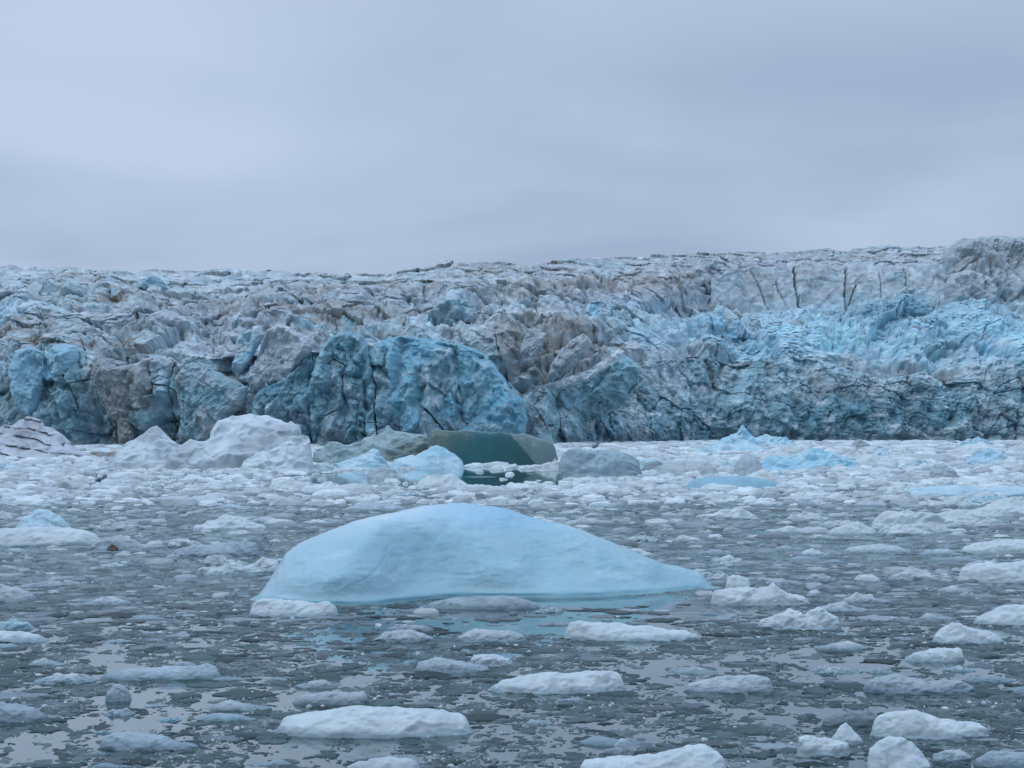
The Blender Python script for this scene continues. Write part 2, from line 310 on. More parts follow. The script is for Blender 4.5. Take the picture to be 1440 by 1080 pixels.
def make_glacier():
    px = np.concatenate([np.linspace(-300, -20, 90, endpoint=False), np.linspace(-20, 1460, 1480, endpoint=False), np.linspace(1460, 1760, 90)])
    nu = len(px); t = (px - CX) / F
    yf = dist(curve(FOOT0, px)); zf = np.full(nu, -1.5)
    stations = []; bandid = []; vpar = []
    rng = np.random.RandomState(4)
    nsteps = len(CREST)
    for b in range(nsteps):
        cr = curve(CREST[b], px)
        q = np.stack([px / 38.0, np.full(nu, b * 9.1), np.zeros(nu)], 1)
        _, f1, f2, rs = voro(q, 5 + b)
        cr = cr + (rs[0] - .5) * JAG[b] * 2.4 * (.6 + .4 * (f2 - f1)) + fbm(q * 3, 4, 31 + b, .4) * JAG[b] * 1.3
        st = curve(SET[b], px)
        yc = yf + st; zc = Z(cr, yc)
        nw, nb = ROWS[b]
        for k in range(nw):
            v = k / nw
            # mostly steep wall, rounded off at the crest
            yy = yf + st * (v ** 1.6)
            zz = zf + (zc - zf) * (v if b else v)
            stations.append((yy, zz)); bandid.append(b); vpar.append(v)
        g = GAP[b]
        yn = yc + g
        if b + 1 < nsteps:
            crn = curve(CREST[b + 1], px)
            znext_c = Z(crn, yn + curve(SET[b + 1], px))
            dip = np.clip((znext_c - zc) * .25, 1.0, 6.0)
            zn = zc - dip
        else:
            zn = zc - 30
        for k in range(nb):
            v = k / nb
            stations.append((yc + g * v, zc + (zn - zc) * sstep(0, 1, np.full(nu, v)))); bandid.append(b + .5); vpar.append(v)
        yf, zf = yn, zn
    stations.append((yf, zf)); bandid.append(nsteps); vpar.append(1)
    nv = len(stations)
    Y = np.stack([s[0] for s in stations]); Zz = np.stack([s[1] for s in stations])
    Xx = Y * t[None, :]
    P = np.stack([Xx, Y, Zz], -1).reshape(-1, 3)
    band = np.repeat(np.array(bandid, np.float32), nu); vp = np.repeat(np.array(vpar, np.float32), nu)
    pxx = np.tile(px, nv); row = HOR + (EYE - P[:, 2]) * F / P[:, 1]
    # ---- relief: broken blocks of several sizes
    front = band < 1; 
    rough_side = sstep(740, 900, pxx) * (band < .9)                 # crumbled wall on this side, clean fracture faces on the other
    warp = np.stack([fbm(P / 9.0, 3, 3), fbm(P / 9.0 + 40, 3, 4), fbm(P / 9.0 + 80, 3, 6)], 1)
    q = P + warp * 3.0
    big = 1 + .9 * sstep(1, 4, band)
    S1 = np.where(front, 9.0, 11.0)[:, None] * np.array([1.0, 1.0, 1.15])[None, :]
    off, f1, f2, r = voro(q / S1, 11)
    pl = (off[:, 0] * (r[1] - .5) + off[:, 2] * (r[2] - .9)) * 2.0
    d1 = ((r[0] - .5) * 1.0 + pl * 1.3)
    off2, g1, g2, r2 = voro(q / 3.6 + 5.5, 12)
    d2 = ((r2[0] - .5) * .8 + (off2[:, 0] * (r2[1] - .5) + off2[:, 2] * (r2[2] - .9)) * 1.8)
    off3, h1, h2, r3 = voro((P + warp) / 1.35 + 9.5, 13)
    d3 = ((r3[0] - .5) * .8 + (off3[:, 0] * (r3[1] - .5) + off3[:, 2] * (r3[2] - .9)) * 1.6)
    rg = fbm(P / np.array([5.5, 5, 3.2]) + warp * .8, 5, 21, .55, ridge=True)
    fine = fbm(P / 1.1, 3, 25)
    A1 = np.where(front, 4.2 * (1 - .45 * rough_side), 2.1 * big)
    A2 = np.where(front, .95 + .3 * rough_side, 1.15 * big)
    A3 = np.where(front, .35 + .45 * rough_side, .5 * big)
    smoothwall = ((band == 3) & (pxx > 1000) & (pxx < 1330)).astype(float) * .75
    k_ = 1 - smoothwall
    p1 = sstep(0, .30, f2 - f1); p2 = sstep(0, .35, g2 - g1); p3 = sstep(0, .4, h2 - h1)
    rub = front * 0 + sstep(880, 1020, pxx) * (band >= 1) * (band < 2)              # avalanche rubble of rounded lumps
    wu = warp[:, 0] * 6; wv = warp[:, 1] * 5; up_ = (~front).astype(float)
    cu = np.where(front, 34, 36.0); cv = np.where(front, 46, 19.0)
    fb1 = facet2((pxx + wu) / cu, (row + wv) / cv + pxx / 160, 1); fb2 = facet2((pxx + wu) / (cu * .42), (row + wv) / (cv * .45) - pxx / 90, 2)
    fb3 = facet2((pxx + wu * .5) / (cu * .17), (row + wv * .5) / (cv * .20) + pxx / 70, 3); fb4 = facet2((pxx + wu * .3) / (cu * .085), (row + wv * .3) / (cv * .10), 4)
    FD = fb1 * np.where(front, 5.0 - 2.2 * rough_side, 4.2 + rub * 2.0) + fb2 * (2.0 + up_ * .2) + fb3 * (.75 - .05 * up_ - .1 * rub) + fb4 * (.34 - .06 * up_ - .1 * rub)
    vk = np.where(front, .28 + .12 * rough_side, .55) * (1 - .55 * rub)
    D = FD * k_ + (d1 * A1 + d2 * A2 * .8 + d3 * A3 * .6) * k_ * vk + rg * (.5 + .95 * rough_side) + front * (1 - rough_side) * fbm(P / np.array([10., 10, 22]) + 7, 3, 28) * 4.5 + fine * (.25 + .35 * rough_side)
    D = D + (p1 * .7 * vk + p2 * (.22 * vk + 1.5 * rub) + p3 * (.12 + .25 * rub + .25 * rough_side)) * k_
    # slabs stand proud of the cracks between them
    ck = sstep(.06, .0, f2 - f1) * (r[3] > .7)
    ck2 = sstep(.08, .0, g2 - g1) * (r2[3] > .82)
    D = D - ck * 1.4 * k_ - ck2 * .6 * k_
    # streaks down the clean front faces
    for pts, w, dep in CRACKS:
        pa = np.array(pts, float); wob = 1.6 * noise3(np.stack([pxx / 9, row / 9, row * 0], 1), 91) if False else 0
        m = (pxx > pa[:, 0].min() - 8) & (pxx < pa[:, 0].max() + 8) & (row > pa[:, 1].min() - 8) & (row < pa[:, 1].max() + 8) & (band == np.floor(band))
        if not m.any(): continue
        sx = pxx[m] + 1.8 * noise3(np.stack([pxx[m] * 0, row[m] / 7, row[m] * 0], 1), 91); sy = row[m]
        best = np.full(m.sum(), 99.)
        for a, b2 in zip(pa[:-1], pa[1:]):
            e = b2 - a; tt = np.clip(((sx - a[0]) * e[0] + (sy - a[1]) * e[1]) / (e @ e), 0, 1)
            best = np.minimum(best, np.hypot(sx - a[0] - e[0] * tt, sy - a[1] - e[1] * tt) * (1.3 + .6 * noise3(np.stack([sx / 5, sy / 5, sx * 0 + 4], 1), 92)))
        D[m] -= dep * sstep(w, w * .3, best)
    # direction of the relief: out of the wall towards the sea and a little up
    wallish = (band == np.floor(band)).astype(np.float32)
    top = sstep(.75, 1, vp) * wallish + (1 - wallish)
    slope = ((band == 1) & (pxx > 960)).astype(float) * sstep(960, 1060, pxx)
    upw = np.clip(np.where(front, .12, .38) + .25 * top * (~front) + slope * .05, 0, .85)
    near_foot = sstep(-1.5, 2.5, P[:, 2])
    back = wallish
    P2 = P.copy()
    edge = 1 - .55 * sstep(.9, 1, vp) * wallish * front
    P2[:, 1] -= D * (1 - upw * .6) * (1 - .75 * (1 - wallish)) * (.45 + .55 * near_foot)
    P2[:, 2] += np.clip(D, -3, 3) * upw * near_foot * edge * np.where(band >= 4, .35, 1) * (.3 + .7 * wallish)
    P2[:, 0] += warp[:, 0] * .8
    # shallow wave-cut notch
    P2[:, 1] += 1.6 * np.exp(-((P2[:, 2] - .2) / 1.3) ** 2) * front
    # ---- colour of the ice itself
    up = fbm(P / 14.0, 4, 61); mid = fbm(q / 3.0, 4, 66); w_ = fbm(q / 7.0, 3, 63)
    bl = np.where(front, .64 - .04 * rough_side, .16)[:, None] + (fb1 * .12 + fb2 * .30 + w_ * .9 + (r[3] - .5) * .5 + (r2[3] - .5) * .3)[:, None]
    bl = np.clip(bl, 0, 1)
    base = WHITE[None, :] * (1 - np.clip(.25 + up * .9, 0, 1)[:, None]) + GREY[None, :] * np.clip(.25 + up * .9, 0, 1)[:, None]
    C = base * (1 - bl) + BLUE[None, :] * bl
    # the upper ice carries grit in bands that follow the old layering
    lay = np.sin(P[:, 2] * 1.7 + P[:, 0] * .05 + fbm(P / 18.0, 3, 71) * 9)
    grit = sstep(.35, .95, lay) * sstep(-.1, .4, fbm(P / np.array([14., 14, 5]), 3, 72)) * (band >= 1)
    spots = sstep(.18, .5, fbm(q / np.array([6., 6, 3.]), 4, 74)) * (band >= 1)
    gr = np.clip(.75 * grit + .6 * spots, 0, .8)[:, None]
    C = C * (1 - gr) + (BROWN * 1.25)[None, :] * gr
    ex = pxx + fbm(q / 4.0, 4, 81) * 34; ey = row + fbm(q / 4.0 + 9, 4, 82) * 22
    for cx, cy, rx, ry, c, s in BLOT:
        m = (np.abs(pxx - cx) < rx * 2 + 40) & (np.abs(row - cy) < ry * 2 + 30)
        if not m.any(): continue
        d = np.hypot((ex[m] - cx) / rx, (ey[m] - cy) / ry)
        a = (sstep(1.45, .5, d) * s * (.75 + .5 * mid[m]))[:, None]; a = np.clip(a, 0, 1)
        C[m] = C[m] * (1 - a) + c[None, :] * a
    # pale frosted patches and crushed white ice
    fr = sstep(.08, .42, fbm(q / np.array([4., 4, 2.2]) + 30, 5, 83)) * np.where(front, .8, .6)
    C = C * (1 - fr[:, None]) + (WHITE * 1.12)[None, :] * fr[:, None]
    C *= (1 + .28 * (r3[3] - .5) + .22 * (r2[1] - .5) + .16 * fb3)[:, None]
    me = mesh_np('glacier', P2, grid_faces(nu, nv), np.clip(C, .02, .85), M_glacier, smooth=True)
    link('glacier', me, kind='structure', label='crevassed glacier with a blue calving front')
make_glacier()

# ------------------------------------------------------------------ seracs: single towers and slabs of the ice front
def serac(outline, dep, thick, colr, label, seed, fac=1.0, c2=None, tilt=0.0, group=None, name='serac', cat='serac', mat=None, rough=1.0, jag=1.5, group_z=None):
    o = np.array(outline, float)
    # resample the outline
    cl = np.vstack([o, o[:1]]); seg = np.hypot(*(cl[1:] - cl[:-1]).T); L = np.concatenate([[0], np.cumsum(seg)])
    na = int(min(420, max(90, L[-1] * 1.1))); tt = np.linspace(0, L[-1], na, endpoint=False)
    ox = np.interp(tt, L, cl[:, 0]); oy = np.interp(tt, L, cl[:, 1])
    q = np.stack([ox / 7, oy / 7, np.full(na, seed * 3.3)], 1)
    ox = ox + fbm(q, 3, seed) * jag * 2; oy = oy + fbm(q + 31, 3, seed) * jag * 2
    cx, cy = o[:, 0].mean(), (o[:, 1].min() + o[:, 1].max()) / 2
    nr = int(max(26, min(110, L[-1] / 7)))
    # front shell, rim, back shell as one closed skin
    rr = np.concatenate([np.linspace(.004, .97, nr), np.linspace(.98, 1, 5), np.linspace(.97, .03, 8)])
    side = np.concatenate([np.ones(nr), np.linspace(.8, 0, 5), -np.ones(8)])
    R, A = np.meshgrid(rr, np.arange(na), indexing='ij')
    px_ = cx + (ox[A] - cx) * R; ro = cy + (oy[A] - cy) * R
    x = X(px_, dep); z = Z(ro, dep)
    bul = (1 - R ** 10) ** .8 * thick * .75 * np.where(side[:, None] > 0, 1, -.8)
    zc = Z(cy, dep); y = dep - bul + (z - zc) * tilt
    P = np.stack([x, y, z], -1).reshape(-1, 3)
    sc = min(thick / 4.0, 1.5)
    w = np.stack([fbm(P / (2.2 * sc + 1), 3, seed + 3), fbm(P / (2.2 * sc + 1) + 40, 3, seed + 4), fbm(P / (2.2 * sc + 1) + 80, 3, seed + 6)], 1)
    off, f1, f2, r = voro((P + w * 1.2) / (3.6 * sc + 1.4), seed + 1)
    off2, g1, g2, r2 = voro((P + w * .8) / (1.5 * sc + .5) + 3, seed + 2)
    k0 = 2.6 * sc + 2.2; uu = P[:, 0] + w[:, 0] * .6; vv = P[:, 2] + w[:, 1] * .6
    d = facet2(uu / k0, vv / (k0 * 1.5) + uu * .05, seed) * 2.6 * sc + facet2(uu / (k0 * .42), vv / (k0 * .55) - uu * .1, seed + 5) * 1.5 * sc + facet2(uu / (k0 * .16), vv / (k0 * .18), seed + 7) * .62 * sc + facet2(uu / (k0 * .075), vv / (k0 * .08), seed + 9) * .22 * sc
    d += (off[:, 0] * (r[1] - .5) + off[:, 2] * (r[2] - .6)) * .5 * sc
    d += ((r2[0] - .5) * .35 + (off2[:, 0] * (r2[1] - .5) + off2[:, 2] * (r2[2] - .8)) * 1.0) * .45 * sc
    d += (fbm(P / np.array([2.0, 2, 1.3]), 5, seed + 7, .6, True) * .45 + fbm(P / .5, 3, seed + 8) * .14) * rough
    k = sstep(-.6, .6, facet2(uu / (k0 * .42), vv / (k0 * .55) - uu * .1, seed + 5));  d += fbm(P / np.array([2.2, 2.2, 6]) * 1.0, 4, seed + 15) * .8 * sc + fbm(P / .9, 4, seed + 16, .6) * .3
    fade = (sstep(1.0, .9, R) * (side[:, None] > 0)).reshape(-1)
    P[:, 1] -= d * fade * fac
    P[:, 0] += w[:, 0] * .25 * fade; P[:, 2] += w[:, 2] * .25 * fade
    n = fbm(P / (2.5 * sc + 1), 4, seed + 9); c2 = colr if c2 is None else c2
    k = np.clip(sstep(-.25, .3, n) * .6 + k * .5, 0, 1)[:, None]
    C = np.asarray(colr)[None] * (1 - k) + np.asarray(c2)[None] * k
    fr = (sstep(.1, .5, fbm(P / np.array([1.6, 1.6, .8]) + P[:, [2, 0, 1]] * .25 + 9, 5, seed + 12)) * .62)[:, None]
    C = C * (1 - fr) + WHITE[None] * fr
    C = C * (1 + .2 * (r2[3] - .5))[:, None]
    co, c = recentre(P)
    c[2] = P[:, 2].min(); co = P - c
    me = mesh_np(name, co, grid_faces(na, len(rr), True)[:, ::-1], np.clip(C, .02, .9), mat or M_glacier)
    ob = link(name, me, label=label, category=cat, group=group); ob.location = c
    return ob

def fd(px, k=0): return float(dist(curve(FOOT0, px))) + k
SER = [
 ([(438,628),(436,580),(436,545),(442,512),(452,490),(464,474),(480,467),(497,465),(510,474),(520,495),(529,525),(533,560),(532,600),(533,628)], 480, 3, 5, DEEP*1.3, BLUE*1.1, 'dark blue ice tower with a rounded head rising behind the green berg', 1),
 ([(362,560),(372,545),(395,535),(420,515),(437,492),(441,520),(437,560),(440,600),(441,628),(372,628),(350,600)], 400, 3, 4, DEEP*1.3, BLUE, 'smooth dark blue overhanging face behind the white domed berg', 2),
 ([(350,545),(346,528),(362,505),(370,480),(378,463),(392,457),(408,460),(424,472),(438,486),(437,498),(424,513),(400,530),(380,545),(365,552)], 395, 3, 4, WHITE*1.0, GREY*1.2, 'broad pale serac with a curved crest and fine cracks above the domed berg', 3),
 ([(326,522),(331,500),(333,476),(345,468),(356,459),(368,459),(371,470),(362,490),(350,512),(340,524)], 350, 4, 3, WHITE, LBLUE*.9, 'narrow pale shard of ice parted from the broad serac by a blue crack', 4),
 ([(530,625),(527,540),(524,505),(531,485),(545,474),(575,472),(620,480),(655,486),(685,500),(706,528),(722,552),(738,562),(742,590),(735,625)], 630, 3, 6, BLUE*1.15, DEEP*1.9, 'wide blue ice buttress sloping down beside the dark ice tower', 5),
 ([(704,600),(712,586),(724,572),(738,557),(752,570),(766,590),(776,612),(781,632),(704,632)], 742, -2, 4, GREY*.75, BLUE, 'triangular grey blue ice block with a brown edge above the green wall of ice', 6),
 ([(768,534),(776,510),(790,490),(806,477),(822,468),(832,480),(823,500),(806,518),(790,532),(776,540)], 800, 7, 4, WHITE*.95, GREY*.95, 'pale leaning slab of ice set in the brown stained wall', 7),
 ([(731,478),(742,463),(756,462),(768,470),(760,495),(748,516),(738,512),(731,495)], 750, 8, 3, GREY*1.1, GREY*.8, 'oval grey ice panel framed by brown stains', 8),
 ([(757,547),(775,540),(800,533),(822,525),(842,514),(858,502),(870,492),(879,493),(874,503),(858,514),(842,525),(822,535),(798,543),(775,549)], 815, -6, 1.6, WHITE*1.35, WHITE*1.15, 'bright white diagonal ledge of ice along the top of the blue wedge', 27),
 ([(756,552),(775,541),(812,531),(838,519),(860,503),(872,494),(884,503),(900,516),(898,540),(880,565),(845,590),(800,600),(770,585)], 830, -2, 5, BLUE*.95, BLUE*1.15, 'blue wedge of ice with a bright dirty crest line pointing up', 9),
 ([(60,520),(58,500),(70,489),(92,483),(108,487),(113,503),(108,522),(92,534),(70,538)], 85, 1, 4, LBLUE*.9, BLUE*1.2, 'light blue cracked block on the cliff rim above the striped berg', 10),
 ([(16,545),(17,515),(22,494),(42,487),(60,494),(62,520),(56,560),(50,590),(28,580)], 40, -2, 4, BLUE*1.25, LBLUE*.8, 'blue rounded pillar of the cliff next to the light blue cracked block', 11),
 ([(126,512),(138,502),(152,506),(166,515),(186,512),(205,517),(219,545),(214,572),(198,580),(190,600),(188,628),(164,628),(163,600),(150,575),(136,548)], 172, -2, 4, GREY*.62 + BROWN*.35, GREY*.85, 'brown stained pillar hanging from the cliff between blue hollows', 12),
 ([(188,512),(205,504),(228,502),(245,508),(238,530),(226,548),(208,552),(196,535)], 215, 1, 3, WHITE*.95, GREY*1.1, 'pale block split from the rim beside the brown stained pillar', 13),
 ([(258,600),(250,560),(247,528),(262,512),(282,508),(300,520),(322,530),(350,545),(340,575),(318,590),(300,625),(262,625)], 290, -1, 4, BLUE*1.1, GREY, 'rough grey blue pillar between the dark crack and the domed berg', 14),
 ([(1203,470),(1205,440),(1210,429),(1235,426),(1258,424),(1268,414),(1278,412),(1298,424),(1312,436),(1300,452),(1275,448),(1255,462),(1228,470)], 1250, 80, 7, LBLUE*.75, BLUE*1.1, 'big turquoise serac standing above the crushed ice slope', 15),
 ([(1000,478),(1002,440),(1008,429),(1022,432),(1036,446),(1046,458),(1044,474),(1022,482)], 1020, 64, 4, WHITE, LBLUE, 'smooth white upright slab of ice below the long grey wall', 16),
 ([(1046,478),(1048,456),(1056,445),(1066,450),(1073,462),(1068,480)], 1060, 64, 3, WHITE, LBLUE*.9, 'small white rounded slab next to the smooth upright slab', 17),
 ([(600,458),(603,438),(618,428),(638,420),(656,422),(668,430),(674,444),(664,456),(630,462)], 635, 48, 6, BLUE*1.2, GREY, 'blue grey serac with a wavy top above the pale broken rim', 18),
 ([(204,412),(206,396),(212,390),(220,388),(229,395),(233,406),(226,414)], 218, 132, 8, LBLUE*.7, LBLUE*.6, 'bright blue lump of ice near the left end of the skyline', 19),
 ([(1330,432),(1328,400),(1340,385),(1362,380),(1385,388),(1395,405),(1398,425),(1380,438)], 1362, 120, 8, WHITE*.9, GREY*1.1, 'pale rounded slab low on the crevassed hill of ice', 20),
 ([(1325,400),(1322,365),(1334,350),(1350,338),(1375,336),(1400,334),(1425,336),(1475,334),(1480,380),(1440,410),(1380,405)], 1390, 190, 14, WHITE*.85, GREY*.95, 'crevassed grey hill of ice at the right end of the skyline', 21),
 ([(823,440),(826,428),(838,423),(852,428),(862,440),(858,452),(838,452)], 842, 46, 4, LBLUE*.9, WHITE, 'pale blue rounded lump atop the broken ice above the wedge', 22),
 ([(866,455),(870,438),(876,434),(886,443),(892,456),(885,462)], 878, 46, 3, BLUE*1.1, WHITE*.9, 'small pointed blue fin next to the rounded lump', 23),
 ([(1080,470),(1100,452),(1124,448),(1134,462),(1128,482),(1100,486)], 1108, 66, 4, WHITE*.95, GREY, 'broken white block leaning at the foot of the long grey wall', 24),
]
for (ol, cpx, dk, th, c1, c2, lab, sd) in SER:
    serac(ol, fd(cpx, dk) + (3.0 if dk < 10 else 0), th, c1, lab, sd, c2=c2)

# ------------------------------------------------------------------ floating ice
def blend(pts, n, smooth=1):
    p = np.array(pts, float); x = np.linspace(p[0, 0], p[-1, 0], n); y = np.interp(x, p[:, 0], p[:, 1])
    for _ in range(smooth):
        y[1:-1] = (y[:-2] + 2 * y[1:-1] + y[2:]) / 4
    return x, y
def ice_body(crest, wl, ratio=.45, seed=1, tint=WHITE, tint2=None, p=2.2, bump=.06, facet=.0, res=(70, 40), smooth=2, sub=True, lip=.0, peak=.5, dmax=None,
             strata=None, backp=2.0, lensp=2.6, undercut=0.0, colfn=None, pts=None):
    '''a floating piece of ice. crest: (px,row) of its skyline; wl: the row of its near waterline, or (px,row) points'''
    nu, nvh = res
    x, yc = blend(crest, nu, smooth)
    wlr = np.full(nu, float(wl)) if np.isscalar(wl) else np.interp(x, *np.array(wl, float).T)
    if not np.isscalar(wl):
        kr = max(3, nu // 9); pad = np.concatenate([np.full(kr, wlr[0]), wlr, np.full(kr, wlr[-1])]); g_ = np.hanning(2 * kr + 1); g_ /= g_.sum()
        wlr = np.convolve(pad, g_, 'valid')
    dfront = dist(wlr); dmid = float(dfront.min()) + 0.0
    W = (x[-1] - x[0]) * dmid / F
    Dp = ratio * W
    if dmax: Dp = min(Dp, dmax)
    hpx = max(2.0, (wlr - yc).max())
    lim = F * EYE / max(3.0, (wlr.max() - .62 * hpx - HOR)) - dmid           # the back waterline stays hidden behind the crest
    if lim > 0: Dp = min(Dp, max(lim, .12 * W))
    t = np.linspace(0, 1, nu); lens = np.maximum(1 - np.abs(2 * t - 1) ** lensp, 0) ** .5
    if np.isscalar(wl):
        mid = dmid + Dp / 2; yf = mid - Dp / 2 * lens; yb = mid + Dp / 2 * lens
    else:
        yf = dfront; yb = dfront + Dp * lens
    # ragged plan outline
    q = np.stack([t * 4, t * 0 + seed, t * 0], 1)
    yf = yf + fbm(q, 3, seed) * Dp * .18 * lens; yb = yb + fbm(q + 9, 3, seed) * Dp * .18 * lens
    ycr = yf + (yb - yf) * peak
    zc = np.maximum(Z(yc, ycr), .004)
    end = sstep(0, .05, t) * sstep(1, .95, t); zc = zc * (.15 + .85 * end)
    s = np.concatenate([-1 + (1 - np.cos(np.linspace(0, math.pi / 2, nvh))) , np.linspace(0, 1, nvh // 2)[1:]])
    T, S = np.meshgrid(np.arange(nu), s)                      # rows = s
    yy = np.where(S < 0, ycr[T] + S * (ycr - yf)[T], ycr[T] + S * (yb - ycr)[T])
    rise = np.where(S < 0, 1 - np.abs(S) ** p, 1 - np.abs(S) ** backp)
    zz = zc[T] * rise
    xx = X(x, dmid + (Dp * peak if np.isscalar(wl) else 0))[T] if np.isscalar(wl) else (x[T] - CX) * yy / F
    P = np.stack([xx, yy, zz], -1).reshape(-1, 3)
    H = float(zc.max()); k = min(1, 1) ; prot = np.clip(rise.reshape(-1), 0, 1); lensr = lens[T].reshape(-1)
    wt = sstep(0, .22, prot) * sstep(0, .35, lensr) * .85 + .15 * sstep(0, .3, prot)
    sc = max(H, .12 * W)
    nz = fbm(P / (sc * .9) + seed * 7.7, 4, seed + 20); nf = fbm(P / (sc * .22) + seed, 4, seed + 21)
    P[:, 2] += (nz * bump * 2.2 + nf * bump * .6) * H * wt
    P[:, 1] -= (nz * .5 + nf * .4) * bump * Dp * .8 * sstep(0, .3, prot)
    r3 = np.full(len(P), .5)
    if facet:
        uu = P[:, 0] / sc; vv = (P[:, 2] * 1.2 + P[:, 1] * .55) / sc
        dd = (facet2(uu / .75, vv / .6 + uu * .3, seed) * .75 + facet2(uu / .30, vv / .26 - uu * .2, seed + 4) * .38 + facet2(uu / .12, vv / .11, seed + 8) * .16) * facet * H * 1.5
        P[:, 1] -= dd * wt; P[:, 2] += dd * .55 * wt
    P[:, 2] = np.maximum(P[:, 2], np.where(prot > 0, .003, 0))
    if undercut:
        P[:, 1] += undercut * np.exp(-(P[:, 2] / (.12 * H + .02)) ** 2) * (np.repeat(s < -.3, nu)) * lensr
    if lip:
        P[:, 2] += lip * sstep(0, .06, prot) * (lensr > .02)
    P = P.reshape(len(s), nu, 3)
    if sub:      # the part under water
        def skirt(row, dy, dz):
            r = row.copy(); r[:, 1] += dy * lens * Dp; r[:, 2] = -dz * (.2 + lens) ; return r
        f0, b0 = P[0], P[-1]
        hs = max(.12, H * 1.2)
        P = np.concatenate([skirt(f0, .25, hs * 2.2)[None], skirt(f0, -.10, hs * .9)[None], skirt(f0, -.07, hs * .22)[None], P, skirt(b0, .05, hs * .6)[None], skirt(b0, -.2, hs * 2)[None]])
    nvv = P.shape[0]; P = P.reshape(-1, 3)
    tt = np.tile(t, nvv)
    m = fbm(P / (sc * 1.3) + seed * 3.1, 3, seed + 40)
    t2 = np.asarray(tint) * .88 if tint2 is None else np.asarray(tint2)
    kk = sstep(-.3, .35, m)[:, None]
    C = np.asarray(tint)[None] * (1 - kk) + t2[None] * kk
    if strata:
        ln = np.sin((P[:, 2] + .10 * (P[:, 0] - P[:, 0].mean()) * strata[1] + fbm(P / 2.4, 3, seed + 50) * strata[2]) * strata[0])
        a = (sstep(.72, .98, ln) * sstep(-.25, .1, fbm(P / 1.5, 3, seed + 51)) * .85)[:, None]
        C = C * (1 - a) + np.array([.06, .055, .055])[None] * a
        P[:, 1] += a[:, 0] * .25
    if colfn is not None: C = colfn(P, C, tt)
    F_ = grid_faces(nu, nvv)
    return P, F_, np.clip(C, .015, .92)
def place(name, body, mat, label, cat, group=None):
    P, F_, C = body; co, c = recentre(P)
    ob = link(name, mesh_np(name, co, F_, C, mat), label=label, category=cat, group=group); ob.location = c
    return ob

W1 = np.array([.59, .69, .72]); W2 = np.array([.45, .53, .565]); SL = np.array([.25, .32, .355]); CY = np.array([.34, .60, .72]); TEAL = np.array([.03, .135, .15]); PALE = np.array([.50, .69, .77])

